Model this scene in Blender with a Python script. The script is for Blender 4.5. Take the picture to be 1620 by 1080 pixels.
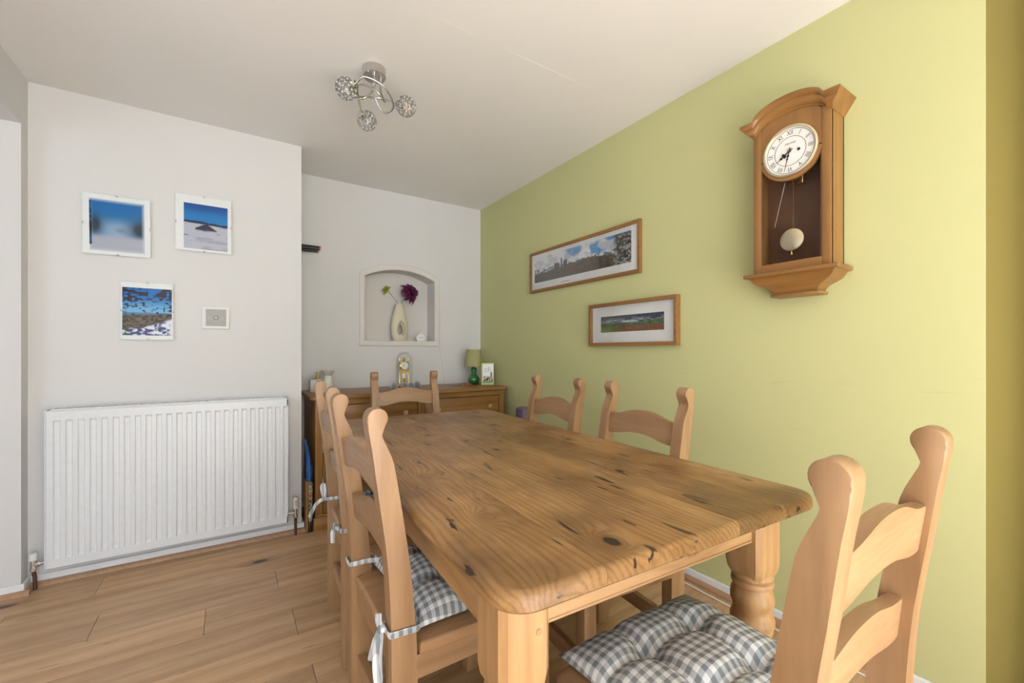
import bpy, bmesh, math, random
import numpy as np
from mathutils import Vector, Matrix, Euler

for o in list(bpy.data.objects): bpy.data.objects.remove(o)
random.seed(7)
SC = bpy.context.scene
COL = SC.collection
PI = math.pi
R = math.radians

# ------------------------------------------------------------------ camera
cam_d = bpy.data.cameras.new('camera'); cam = bpy.data.objects.new('camera', cam_d); COL.objects.link(cam)
cam_d.sensor_width = 36.0; cam_d.lens = 15.0; cam_d.clip_start = 0.02
cam_d.shift_y = (556 - 540) / 1620.0
cam.location = (0, 0, 1.117); cam.rotation_euler = (R(90), 0, -R(33.3))
SC.camera = cam

# ------------------------------------------------------------------ view and light
vs = SC.view_settings
vs.view_transform = 'Standard'; vs.look = 'None'; vs.gamma = 1.0; vs.use_curve_mapping = False
vs.exposure = 0.30
w = bpy.data.worlds.new('daylight_sky'); SC.world = w; w.use_nodes = True
w.node_tree.nodes['Background'].inputs[0].default_value = (0.80, 0.90, 1.0, 1)
w.node_tree.nodes['Background'].inputs[1].default_value = 1.0

def area(name, loc, rot, sx, sy, power, col):
    l = bpy.data.lights.new(name, 'AREA'); l.shape = 'RECTANGLE'; l.size = sx; l.size_y = sy
    l.energy = power; l.color = col
    o = bpy.data.objects.new(name, l); COL.objects.link(o); o.location = loc; o.rotation_euler = rot
    return o
# daylight falling in through the glazed doors behind the camera and the window of the room next door
area('garden_door_daylight', (0.35, -2.06, 1.12), (R(90), 0, R(0)), 2.1, 2.0, 60, (0.88, 0.94, 1.0))
area('next_room_daylight', (-2.46, 0.3, 1.35), (R(90), 0, R(-90)), 2.2, 1.7, 19, (0.70, 0.85, 1.0))
# high sun added behind the camera: bounces off the rear floor to brighten the ceiling
sun_d = bpy.data.lights.new('bounce_sun', 'SUN'); sun_d.energy = 52; sun_d.angle = R(1.0); sun_d.color = (1.0, 0.94, 0.88)
bounce_sun = bpy.data.objects.new('bounce_sun', sun_d); COL.objects.link(bounce_sun); bounce_sun.rotation_euler = (R(32), 0, R(-6))

# ------------------------------------------------------------------ helpers
def srgb(r, g, b):
    f = lambda c: (c/255/12.92) if c/255 <= 0.04045 else ((c/255+0.055)/1.055)**2.4
    return (f(r), f(g), f(b), 1.0)

def obj(name, bm, mat, parent=None, smooth=None, loc=None):
    me = bpy.data.meshes.new(name)
    bmesh.ops.recalc_face_normals(bm, faces=bm.faces[:])
    bm.to_mesh(me); bm.free()
    if smooth is not None:
        me.shade_smooth()
        if smooth < 179: me.set_sharp_from_angle(angle=R(smooth))
    o = bpy.data.objects.new(name, me); COL.objects.link(o)
    if mat: me.materials.append(mat)
    if parent: o.parent = parent
    if loc: o.location = loc
    return o

def tag(o, label=None, cat=None, group=None, kind=None):
    if label: o['label'] = label
    if cat: o['category'] = cat
    if group: o['group'] = group
    if kind: o['kind'] = kind
    return o

def thing(name, label, cat, loc=(0, 0, 0), rz=0, group=None):
    o = bpy.data.objects.new(name, None); COL.objects.link(o); o.empty_display_size = .05
    o.location = loc; o.rotation_euler = (0, 0, rz)
    return tag(o, label, cat, group)

def struct(name, bm, mat, smooth=None, parent=None):
    o = obj(name, bm, mat, parent, smooth)
    if not parent: o['kind'] = 'structure'
    return o

def box(bm, x0, x1, y0, y1, z0, z1, bev=0.0, seg=2):
    t = bmesh.new()
    v = [t.verts.new(p) for p in ((x0,y0,z0),(x1,y0,z0),(x1,y1,z0),(x0,y1,z0),(x0,y0,z1),(x1,y0,z1),(x1,y1,z1),(x0,y1,z1))]
    for f in ((0,3,2,1),(4,5,6,7),(0,1,5,4),(1,2,6,5),(2,3,7,6),(3,0,4,7)): t.faces.new([v[i] for i in f])
    if bev > 0: bmesh.ops.bevel(t, geom=t.edges[:], offset=bev, segments=seg, affect='EDGES', profile=.5)
    merge(bm, t)

def merge(bm, t, mat=None):
    if mat: bmesh.ops.transform(t, matrix=mat, verts=t.verts[:])
    me = bpy.data.meshes.new('tmp'); t.to_mesh(me); t.free(); bm.from_mesh(me); bpy.data.meshes.remove(me)

def B(*a, **k):
    bm = bmesh.new(); box(bm, *a, **k); return bm

def prism(bm, pts, axis, a, b, bev=0, seg=2):
    """pts: 2D outline; extruded along axis from a to b. axis x: (y,z), y: (x,z), z: (x,y)"""
    t = bmesh.new()
    def mk(p, q): return {'x': (q, p[0], p[1]), 'y': (p[0], q, p[1]), 'z': (p[0], p[1], q)}[axis]
    n = len(pts)
    A = [t.verts.new(mk(p, a)) for p in pts]; Bv = [t.verts.new(mk(p, b)) for p in pts]
    fa = t.faces.new(A); fb = t.faces.new(Bv[::-1])
    for i in range(n): t.faces.new((A[i], A[(i+1) % n], Bv[(i+1) % n], Bv[i]))
    if bev:
        es = set(fa.edges) | set(fb.edges)
        bmesh.ops.bevel(t, geom=list(es), offset=bev, segments=seg, affect='EDGES', profile=.5, clamp_overlap=True)
    merge(bm, t)

def lathe(bm, prof, seg=24, center=(0, 0, 0), axis='z', scale=(1, 1, 1), cap=True):
    """prof: list of (r, h)"""
    t = bmesh.new(); rings = []
    for r, h in prof:
        if r < 1e-5: rings.append([t.verts.new((0, 0, h))])
        else: rings.append([t.verts.new((r*math.cos(2*PI*k/seg), r*math.sin(2*PI*k/seg), h)) for k in range(seg)])
    for a, b in zip(rings, rings[1:]):
        for k in range(seg):
            k2 = (k+1) % seg
            if len(a) == 1 and len(b) == 1: break
            if len(a) == 1: t.faces.new((a[0], b[k2], b[k]))
            elif len(b) == 1: t.faces.new((a[k], a[k2], b[0]))
            else: t.faces.new((a[k], a[k2], b[k2], b[k]))
    if cap and len(rings[0]) > 1: t.faces.new(rings[0][::-1])
    if cap and len(rings[-1]) > 1: t.faces.new(rings[-1])
    M = {'z': Matrix.Identity(4), 'x': Matrix.Rotation(R(90), 4, 'Y'), 'y': Matrix.Rotation(R(-90), 4, 'X')}[axis]
    merge(bm, t, Matrix.Translation(center) @ M @ Matrix.Diagonal((*scale, 1)))

def catmull(P, n=6):
    P = [Vector(p) for p in P]; out = []
    for i in range(len(P)-1):
        p0 = P[max(i-1, 0)]; p1 = P[i]; p2 = P[i+1]; p3 = P[min(i+2, len(P)-1)]
        for k in range(n):
            t = k/n
            out.append(.5*((2*p1)+(-p0+p2)*t+(2*p0-5*p1+4*p2-p3)*t*t+(-p0+3*p1-3*p2+p3)*t**3))
    out.append(P[-1]); return out

def tube(bm, path, r, seg=8, flat=None, caps=True):
    """round (or, with flat, ribbon shaped) tube along a path of points"""
    P = [Vector(p) for p in path]; t = bmesh.new(); rings = []
    up = Vector((0, 0, 1)); prev = None
    for i, p in enumerate(P):
        d = (P[min(i+1, len(P)-1)] - P[max(i-1, 0)]).normalized()
        if prev is None:
            a = up if abs(d.dot(up)) < .9 else Vector((1, 0, 0))
            n = (a - d*a.dot(d)).normalized()
        else:
            n = (prev - d*prev.dot(d)).normalized()
        prev = n; b = d.cross(n)
        rr = r[i] if isinstance(r, (list, tuple)) else r
        f = flat if flat else 1
        rings.append([t.verts.new(p + n*rr*math.cos(2*PI*k/seg) + b*rr*f*math.sin(2*PI*k/seg)) for k in range(seg)])
    for a, b in zip(rings, rings[1:]):
        for k in range(seg): t.faces.new((a[k], a[(k+1) % seg], b[(k+1) % seg], b[k]))
    if caps: t.faces.new(rings[0][::-1]); t.faces.new(rings[-1])
    merge(bm, t)

def copy_tree(root, loc, rz, label):
    c = root.copy(); COL.objects.link(c); c.location = loc; c.rotation_euler = (0, 0, rz); c['label'] = label
    def rec(src, dst):
        for ch in list(src.children):
            k = ch.copy(); COL.objects.link(k); k.parent = dst; rec(ch, k)
    rec(root, c); return c

# ------------------------------------------------------------------ materials
class N:
    def __init__(s, name):
        s.m = bpy.data.materials.new(name); s.m.use_nodes = True; s.t = s.m.node_tree
        s.b = s.t.nodes['Principled BSDF']; s.out = s.t.nodes['Material Output']
    def n(s, typ, **k):
        x = s.t.nodes.new(typ)
        for a, v in k.items(): setattr(x, a, v)
        return x
    def l(s, a, b): s.t.links.new(a, b)
    def val(s, sock, v):
        if hasattr(v, 'is_output') or isinstance(v, bpy.types.NodeSocket): s.l(v, sock)
        else: sock.default_value = v
    def math(s, op, a, b=0.0, c=None):
        x = s.n('ShaderNodeMath', operation=op); s.val(x.inputs[0], a); s.val(x.inputs[1], b)
        if c is not None: s.val(x.inputs[2], c)
        return x.outputs[0]
    def vmath(s, op, a, b):
        x = s.n('ShaderNodeVectorMath', operation=op); s.val(x.inputs[0], a); s.val(x.inputs[1], b); return x.outputs[0]
    def mix(s, f, a, b, mode='MIX'):
        x = s.n('ShaderNodeMix', data_type='RGBA', blend_type=mode)
        s.val(x.inputs[0], f); s.val(x.inputs[6], a); s.val(x.inputs[7], b); return x.outputs[2]
    def noise(s, vec, scale, detail=3, rough=.55, dist=0):
        x = s.n('ShaderNodeTexNoise'); s.l(vec, x.inputs['Vector']); x.inputs['Scale'].default_value = scale
        x.inputs['Detail'].default_value = detail; x.inputs['Roughness'].default_value = rough
        x.inputs['Distortion'].default_value = dist; return x.outputs['Fac']
    def ramp(s, f, lo, hi, a=0.0, b=1.0):
        x = s.n('ShaderNodeMapRange'); s.l(f, x.inputs[0])
        for i, v in enumerate((lo, hi, a, b)): x.inputs[i+1].default_value = v
        return x.outputs[0]
    def bump(s, h, strength=.2, dist=.002):
        x = s.n('ShaderNodeBump'); x.inputs['Strength'].default_value = strength; x.inputs['Distance'].default_value = dist
        s.l(h, x.inputs['Height']); s.l(x.outputs[0], s.b.inputs['Normal'])

def plain(name, col, rough=.5, metal=0, spec=.5, bump=None, coat=0):
    k = N(name); k.b.inputs['Base Color'].default_value = col; k.b.inputs['Roughness'].default_value = rough
    k.b.inputs['Metallic'].default_value = metal; k.b.inputs['Specular IOR Level'].default_value = spec
    k.b.inputs['Coat Weight'].default_value = coat
    tc = k.n('ShaderNodeTexCoord').outputs['Object']
    nz = k.noise(tc, 35, 3)
    k.l(k.mix(k.ramp(nz, .3, .7, 0, 1), col, tuple(c*.955 for c in col[:3])+(1,)), k.b.inputs['Base Color'])
    if bump: k.bump(k.noise(tc, bump[0], 4), bump[1], .002)
    return k.m

def wood(name, dark, mid, light, axis='x', freq=34, knots=0.5, kscale=3.2, rough=.42, grain=1.0, var=.18, blotch=.0, bump=.12, splits=.0, ksize=1.0, kal=.42):
    k = N(name)
    tc = k.n('ShaderNodeTexCoord').outputs['Object']
    rnd = k.n('ShaderNodeObjectInfo').outputs['Random']
    off = k.n('ShaderNodeCombineXYZ')
    for i, f in enumerate((7.3, 3.9, 5.7)): k.l(k.math('MULTIPLY', rnd, f), off.inputs[i])
    p = k.vmath('ADD', tc, off.outputs[0])
    ai = 'xyz'.index(axis)
    st = [1.0, 1.0, 1.0]; st[ai] = .10
    ps = k.vmath('MULTIPLY', p, tuple(st))
    kst = [1.0, 1.0, 1.0]; kst[ai] = kal
    pk = k.vmath('MULTIPLY', p, tuple(kst))
    vo = k.n('ShaderNodeTexVoronoi', feature='F1'); k.l(pk, vo.inputs['Vector']); vo.inputs['Scale'].default_value = kscale
    dist = vo.outputs['Distance']
    sp = k.n('ShaderNodeSeparateXYZ'); k.l(p, sp.inputs[0])
    oth = [i for i in range(3) if i != ai]
    across = k.math('ADD', sp.outputs[oth[0]], k.math('MULTIPLY', sp.outputs[oth[1]], .83))
    low = k.noise(ps, 7, 2)
    bend = k.math('MULTIPLY', k.math('POWER', 2.731, k.math('MULTIPLY', dist, -9.0)), .16*knots)
    ph = k.math('ADD', k.math('ADD', across, k.math('MULTIPLY', low, .10)), bend)
    ring = k.math('SINE', k.math('MULTIPLY', ph, freq*6.283))
    ringf = k.ramp(ring, -1, 1, 0, 1)
    ringf = k.math('POWER', ringf, 2.2)
    fine = k.noise(ps, 140, 4, .6)
    med = k.noise(ps, 16, 4, .6)
    g = k.math('ADD', k.math('MULTIPLY', ringf, .42*grain), k.math('MULTIPLY', k.ramp(fine, .3, .7), .38*grain))
    c1 = k.mix(k.ramp(med, .32, .68), light, mid)
    c2 = k.mix(k.math('MULTIPLY', g, .62), c1, dark)
    if blotch:
        bl = k.ramp(k.noise(p, 3.2, 4, .6), .42, .68)
        c2 = k.mix(k.math('MULTIPLY', bl, blotch), c2, tuple(c*.5 for c in dark[:3])+(1,))
    if knots:
        kn = k.noise(p, 60, 2)
        kd = k.math('ADD', dist, k.math('MULTIPLY', kn, .04))
        km = k.ramp(kd, .125*ksize, .095*ksize, 0, 1)
        halo = k.ramp(dist, .27*ksize, .10*ksize, 0, .5)
        c2 = k.mix(halo, c2, dark)
        c2 = k.mix(k.math('MULTIPLY', km, min(1, knots+.3)), c2, tuple(c*.16 for c in dark[:3])+(1,))
        # short dark splits along the grain
        sp_n = k.noise(k.vmath('MULTIPLY', p, tuple(.22 if i == ai else 1.7 for i in range(3))), 26, 2, .5, .6)
        c2 = k.mix(k.ramp(sp_n, .70-.03*splits, .73-.03*splits, 0, .8*max(knots*.6, splits)), c2, tuple(c*.2 for c in dark[:3])+(1,))
    tint = k.ramp(rnd, 0, 1, 1-var, 1+var*.6)
    cc = k.n('ShaderNodeVectorMath', operation='SCALE'); k.l(c2, cc.inputs[0]); k.l(tint, cc.inputs['Scale'])
    k.l(cc.outputs[0], k.b.inputs['Base Color'])
    k.l(k.ramp(fine, 0, 1, rough-.06, rough+.14), k.b.inputs['Roughness'])
    if bump: k.bump(k.math('ADD', ringf, fine), bump, .0012)
    return k.m

def wallpaint(name, col, scuff=False):
    k = N(name); tc = k.n('ShaderNodeTexCoord').outputs['Object']
    a = k.noise(tc, 1.3, 3); b = k.noise(tc, 90, 3)
    c = k.mix(k.ramp(a, .35, .65), col, tuple(x*.975 for x in col[:3])+(1,))
    if scuff:   # rub marks of the chair backs along the wall
        sp = k.n('ShaderNodeSeparateXYZ'); k.l(tc, sp.inputs[0])
        zz = k.math('ADD', sp.outputs[2], k.math('MULTIPLY', k.noise(tc, 2.0, 2), .10))
        for z0, wd, s in ((.985+.05, .007, .26), (1.03+.05, .004, .20), (.80+.05, .006, .12)):
            band = k.ramp(k.math('ABSOLUTE', k.math('SUBTRACT', zz, z0)), 0, wd, 1, 0)
            st = k.ramp(k.noise(k.vmath('MULTIPLY', tc, (1, 1, 6)), 6, 3), .52, .66, 0, s)
            c = k.mix(k.math('MULTIPLY', band, st), c, (col[0]*.62, col[1]*.62, col[2]*.45, 1))
    k.l(c, k.b.inputs['Base Color']); k.b.inputs['Roughness'].default_value = .72
    k.b.inputs['Specular IOR Level'].default_value = .3
    k.bump(b, .05, .001); return k.m

M = {}
M['white_wall'] = wallpaint('cream white emulsion', (.69, .675, .665, 1))
M['ceiling'] = wallpaint('matt ceiling paint', (.80, .78, .765, 1))
M['green_wall'] = wallpaint('olive green emulsion', (.548, .548, .275, 1), True)
M['shaded_wall'] = wallpaint('green emulsion with painted shade', (.235, .185, .048, 1))  # darker than the green paint: shade of the recess put into the colour
M['niche'] = wallpaint('cream niche paint', (.70, .66, .62, 1))
M['gloss_white'] = plain('white gloss', (.80, .80, .80, 1), .28)
M['rad_white'] = plain('radiator enamel', (.74, .75, .765, 1), .32)
M['floor'] = wood('oak floor boards', (.22, .105, .042, 1), (.50, .30, .15, 1), (.65, .425, .235, 1), 'x', freq=12, knots=.6, kscale=3.2, rough=.36, grain=.85, var=.15, bump=.08, ksize=.62, splits=.35)
M['bounce_floor'] = plain('pale bounce floor', (.68, .625, .57, 1), .5)
M['subfloor'] = plain('dark subfloor', (.10, .06, .03, 1), .8)
M['pine_top'] = wood('waxed old pine', (.11, .044, .012, 1), (.335, .168, .054, 1), (.50, .29, .118, 1), 'y', freq=60, knots=1.0, kscale=6.6, rough=.34, grain=1.25, var=.10, blotch=.7, splits=1.15, ksize=.95, kal=.62)
M['pine_z'] = wood('pine upright', (.28, .138, .052, 1), (.45, .258, .11, 1), (.54, .33, .155, 1), 'z', freq=26, knots=.5, kscale=4, rough=.40, var=.08)
M['pine_x'] = wood('pine rail crosswise', (.28, .138, .052, 1), (.46, .268, .12, 1), (.57, .36, .18, 1), 'x', freq=26, knots=.8, kscale=4, rough=.40, var=.08)
M['pine_y'] = wood('pine rail lengthwise', (.28, .138, .052, 1), (.45, .258, .11, 1), (.54, .33, .155, 1), 'y', freq=26, knots=.7, kscale=4, rough=.40, var=.08)
M['chair_z'] = wood('pale beech upright', (.19, .092, .038, 1), (.342, .194, .092, 1), (.430, .262, .138, 1), 'z', freq=18, knots=0, rough=.38, grain=.75, var=.06, bump=.05)
M['chair_y'] = wood('pale beech crosswise', (.19, .092, .038, 1), (.342, .194, .092, 1), (.430, .262, .138, 1), 'y', freq=18, knots=0, rough=.38, grain=.75, var=.06, bump=.05)
M['chair_x'] = wood('pale beech lengthwise', (.19, .092, .038, 1), (.342, .194, .092, 1), (.430, .262, .138, 1), 'x', freq=18, knots=0, rough=.38, grain=.75, var=.06, bump=.05)
M['seat'] = wood('worn beech seat', (.25, .125, .055, 1), (.38, .21, .10, 1), (.48, .28, .14, 1), 'x', freq=18, knots=0, rough=.36, grain=.6, var=.06, bump=.05)
M['side_x'] = wood('dark waxed pine crosswise', (.11, .045, .011, 1), (.26, .118, .028, 1), (.37, .178, .046, 1), 'x', freq=20, knots=.6, kscale=4, rough=.36, var=.12)
M['side_z'] = wood('dark waxed pine upright', (.11, .045, .011, 1), (.26, .118, .028, 1), (.37, .178, .046, 1), 'z', freq=20, knots=.4, kscale=4, rough=.36, var=.10)
M['clock_z'] = wood('honey walnut upright', (.13, .055, .014, 1), (.25, .117, .032, 1), (.33, .162, .046, 1), 'z', freq=16, knots=0, rough=.30, grain=.7, var=.05, bump=.03)
M['clock_y'] = wood('honey walnut crosswise', (.13, .055, .014, 1), (.25, .117, .032, 1), (.33, .162, .046, 1), 'y', freq=16, knots=0, rough=.30, grain=.7, var=.05, bump=.03)
M['clock_in'] = wood('dark clock interior', (.06, .024, .010, 1), (.12, .05, .022, 1), (.17, .075, .032, 1), 'z', freq=16, knots=0, rough=.5, grain=.7, var=.05, bump=.03)
M['oak_frame'] = wood('oak picture frame', (.15, .062, .016, 1), (.26, .12, .034, 1), (.33, .165, .05, 1), 'y', freq=30, knots=0, rough=.4, grain=.8, var=.10, bump=.04)
M['chrome'] = plain('polished chrome', (.80, .79, .78, 1), .12, 1)
M['steel'] = plain('brushed steel', (.50, .485, .46, 1), .5, 1)
M['satin'] = plain('satin chrome', (.60, .58, .56, 1), .2, 1)
M['grey_plate'] = plain('satin grey plate', (.40, .385, .365, 1), .45)
M['brass'] = plain('polished brass', (.80, .58, .22, 1), .2, 1)
M['pale_brass'] = plain('pale brass', (.80, .70, .50, 1), .28, 1)
M['copper'] = plain('tarnished copper pipe', (.16, .09, .06, 1), .4, .8)
M['black'] = plain('black plastic', (.015, .014, .014, 1), .35)
M['ink'] = plain('black ink', (.02, .018, .016, 1), .5)
M['dial'] = plain('white clock dial', (.84, .83, .80, 1), .35)
M['mat'] = plain('white mount card', (.82, .81, .80, 1), .7)
M['paper'] = plain('white paper', (.82, .82, .82, 1), .5)
M['plastic_white'] = plain('white plastic', (.78, .77, .74, 1), .35)
M['cream_plastic'] = plain('cream plastic', (.74, .69, .58, 1), .4)
M['vase'] = plain('cream stoneware', (.70, .62, .46, 1), .45)
M['stem'] = plain('flower stem', (.12, .10, .04, 1), .6)
M['purple'] = plain('deep purple petals', (.11, .008, .06, 1), .55)
M['lime'] = plain('lime green petals', (.38, .44, .03, 1), .55)
M['lamp_green'] = plain('green glazed ceramic', (.018, .17, .035, 1), .12, coat=.6)
M['shade'] = plain('olive fabric shade', (.37, .35, .16, 1), .85, bump=(300, .2))
M['lime_card'] = plain('pale lime card', (.66, .70, .30, 1), .5)
M['stone'] = plain('white chalk stone', (.78, .78, .76, 1), .6)
M['porcelain'] = plain('white pierced porcelain', (.66, .64, .58, 1), .35)
M['smoke'] = plain('grey frosted glass', (.44, .42, .38, 1), .3)
M['olive_wax'] = plain('olive wax', (.36, .33, .13, 1), .6)
M['cone'] = plain('frosted pine cone', (.17, .16, .18, 1), .6)
M['cone_tip'] = plain('frosted scale tip', (.80, .81, .84, 1), .6)
M['blue'] = plain('blue nylon', (.015, .10, .34, 1), .35)
M['red'] = plain('red plastic', (.45, .04, .04, 1), .3)
M['mauve'] = plain('mauve plastic', (.15, .105, .16, 1), .5)
M['coral'] = plain('coral rod end', (.50, .20, .15, 1), .5)
M['amber'] = plain('amber bulb', (.85, .50, .30, 1), .3)
M['cable'] = plain('white cable', (.80, .79, .77, 1), .4)

def glassy(name, tint=(1, 1, 1, 1), refl=.10, rough=.03):
    k = N(name); tr = k.n('ShaderNodeBsdfTransparent'); tr.inputs[0].default_value = tint
    gl = k.n('ShaderNodeBsdfGlossy'); gl.inputs['Roughness'].default_value = rough
    fr = k.n('ShaderNodeFresnel'); fr.inputs['IOR'].default_value = 1.45
    f = k.math('MULTIPLY', fr.outputs[0], refl*10)
    mx = k.n('ShaderNodeMixShader'); k.l(k.math('MINIMUM', f, .9), mx.inputs[0]); k.l(tr.outputs[0], mx.inputs[1]); k.l(gl.outputs[0], mx.inputs[2])
    k.l(mx.outputs[0], k.out.inputs['Surface']); return k.m
M['glass'] = glassy('clear glass', (.98, .985, .985, 1), .025)
M['dome'] = glassy('glass dome', (.985, .99, .99, 1), .03)

def gingham(name):
    k = N(name); tc = k.n('ShaderNodeTexCoord').outputs['Object']
    sp = k.n('ShaderNodeSeparateXYZ'); k.l(tc, sp.inputs[0])
    per = .0205; s = []
    for i in (0, 1):
        f = k.math('FRACT', k.math('ADD', k.math('DIVIDE', sp.outputs[i], per), 100.25))
        s.append(k.ramp(k.math('ABSOLUTE', k.math('SUBTRACT', f, .5)), .235, .265, 1, 0))
    tot = k.math('MULTIPLY', k.math('ADD', s[0], s[1]), .5)
    c = k.n('ShaderNodeValToRGB'); k.l(tot, c.inputs[0])
    e = c.color_ramp.elements; e[0].color = (.78, .79, .80, 1); e[1].position = 1; e[1].color = (.23, .25, .27, 1)
    m = c.color_ramp.elements.new(.5); m.color = (.47, .49, .515, 1)
    weave = k.noise(tc, 900, 2)
    k.l(k.mix(.12, c.outputs[0], weave, 'MULTIPLY'), k.b.inputs['Base Color'])
    k.b.inputs['Roughness'].default_value = .85; k.b.inputs['Specular IOR Level'].default_value = .15
    k.bump(weave, .15, .0006); return k.m
M['gingham'] = gingham('grey gingham cotton')

def floral(name):
    k = N(name); tc = k.n('ShaderNodeTexCoord').outputs['Object']
    n1 = k.noise(tc, 70, 3, .6, 1.5); n2 = k.noise(k.vmath('ADD', tc, (3, 1, 2)), 55, 2)
    c = k.mix(k.ramp(n1, .44, .54), (.04, .032, .025, 1), (.46, .38, .22, 1))
    c = k.mix(k.ramp(n2, .60, .66), c, (.28, .06, .04, 1))
    k.l(c, k.b.inputs['Base Color']); k.b.inputs['Roughness'].default_value = .9; return k.m
M['floral'] = floral('floral tapestry')

def vcol(name, rough=.25):
    k = N(name); a = k.n('ShaderNodeAttribute'); a.attribute_name = 'print'
    k.l(a.outputs['Color'], k.b.inputs['Base Color']); k.b.inputs['Roughness'].default_value = rough
    k.b.inputs['Specular IOR Level'].default_value = .25; return k.m
M['print'] = vcol('photographic print', .4)

# ------------------------------------------------------------------ flat prints, painted per vertex of a fine sheet
def vnoise(x, y, seed, f):
    rs = np.random.RandomState(seed); g = rs.rand(64, 64)
    xx = x*f; yy = y*f; xi = np.floor(xx).astype(int); yi = np.floor(yy).astype(int)
    fx = xx-xi; fy = yy-yi; fx = fx*fx*(3-2*fx); fy = fy*fy*(3-2*fy)
    q = lambda a, b: g[a % 64, b % 64]
    return (q(xi, yi)*(1-fx)+q(xi+1, yi)*fx)*(1-fy)+(q(xi, yi+1)*(1-fx)+q(xi+1, yi+1)*fx)*fy
def fbm(x, y, seed, f, o=4):
    s = 0; a = .5
    for i in range(o): s = s+a*vnoise(x, y, seed+i, f*2**i); a *= .5
    return s/(1-.5**o)
def sm(v, a, b): t = np.clip((v-a)/(b-a), 0, 1); return t*t*(3-2*t)
def lerp(a, b, t): return np.asarray(a)*(1-t[..., None])+np.asarray(b)*t[..., None]
def S(*c): return np.array(srgb(*c)[:3])

def sheet(name, mat, parent, org, ux, uz, wd, ht, nx, ny, fn):
    """grid from org (lower left) along ux, uz; fn(x,y) -> linear rgb array"""
    X, Y = np.meshgrid(np.linspace(0, 1, nx+1), np.linspace(0, 1, ny+1))
    org = np.array(org); P = org+X[..., None]*wd*np.array(ux)+Y[..., None]*ht*np.array(uz)
    idx = np.arange((nx+1)*(ny+1)).reshape(ny+1, nx+1)
    F = np.stack([idx[:-1, :-1], idx[:-1, 1:], idx[1:, 1:], idx[1:, :-1]], -1).reshape(-1, 4)
    me = bpy.data.meshes.new(name); me.from_pydata(P.reshape(-1, 3).tolist(), [], F.tolist()); me.update()
    c = np.clip(fn(X, Y), 0, 1).reshape(-1, 3); c = np.concatenate([c, np.ones((len(c), 1))], 1).astype(np.float32)
    at = me.color_attributes.new('print', 'FLOAT_COLOR', 'POINT'); at.data.foreach_set('color', c.ravel())
    me.materials.append(mat); o = bpy.data.objects.new(name, me); COL.objects.link(o); o.parent = parent; return o

def pic_blur(x, y):
    c = lerp(S(40, 120, 175), S(20, 105, 175), sm(y, .55, 1))
    c = lerp(c, S(150, 175, 205), sm(y, .72, .42)*(1-.6*np.abs(x-.5)*2))
    d = np.maximum(np.exp(-((x-.10)/.13)**2-((y-.50)/.20)**2), np.exp(-((x-.92)/.20)**2-((y-.46)/.19)**2))
    d2 = .35*np.exp(-((x-.55)/.10)**2-((y-.42)/.05)**2)
    c = lerp(c, S(178, 178, 192), sm(y, .36, .24))
    c = lerp(c, S(42, 52, 62), np.clip(d*1.1+d2, 0, .92)*sm(y, .22, .36))
    e = np.minimum(np.minimum(x, 1-x)/.07, np.minimum(y, 1-y)/.07); c = lerp(S(205, 210, 216), c, sm(e, -.3, 1.0))
    strip = (x < .05) & (y > .1) & (y < .96)
    k = np.where((y > .35) & (y < .56), 1.0, fbm(x*3, y*3, 5, 12)); st = lerp(S(25, 95, 150), S(20, 25, 30), sm(k, .4, .6)*(y < .8))
    return np.where(strip[..., None], st, c)
def pic_snow(x, y):
    c = lerp(S(25, 125, 195), S(15, 75, 150), sm(y, .68, 1))
    ridge = .60+.05*fbm(x, x*0+.3, 11, 7)-.03*x
    c = lerp(c, S(35, 50, 80), sm(ridge-y, -.006, .006))
    low = .565+.03*fbm(x, x*0+.7, 21, 9)-.05*x
    c = lerp(c, S(185, 186, 200), sm(low-y, -.006, .006))
    hill = np.exp(-((x-.5)/.20)**2)*.13+.43-.05*(x-.5)
    c = lerp(c, S(45, 45, 68), sm(hill-y, -.008, .008)*sm(y, .41, .44)*(np.abs(x-.5) < .24))
    tr = fbm(x*.35, y*2.3, 31, 9); c = lerp(c, S(75, 78, 95), sm(tr, .58, .66)*sm(y, .20, .34)*sm(y, .55, .40))
    c = lerp(c, S(150, 150, 166), .6*sm(fbm(x*.5, y*2, 41, 8), .45, .6)*sm(y, .4, .2)); return c
def pic_branch(x, y):
    c = lerp(S(120, 185, 225), S(15, 110, 190), sm(y, .48, .85))
    c = lerp(c, S(95, 130, 170), sm(.47+.03*fbm(x, x*0, 3, 6)-y, -.01, .01))
    c = lerp(c, lerp(S(70, 62, 55), S(120, 105, 90), sm(fbm(x, y*2, 7, 22), .4, .6)), sm(.42-y+.05*x, -.02, .02))
    snow = sm(.14+.22*x**2-y, -.03, .03); c = lerp(c, lerp(S(225, 228, 240), S(70, 75, 125), sm(fbm(x, y*1.5, 17, 12), .44, .58)), snow)
    br = fbm(x*1.1, y*1.9, 51, 13, 3); dens = sm(y, .5, .98)*.16+np.maximum(sm(x, .35, 0), sm(x, .62, 1))*.12*sm(y, .3, .5)
    c = lerp(c, S(48, 40, 52), sm(br, .63-dens, .69-dens)*sm(y, .36, .46)); 
    c = lerp(c, S(60, 80, 70), sm(fbm(x, y, 61, 16), .52, .6)*sm(x, .3, .1)*sm(y, .3, .2)); return c
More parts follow.
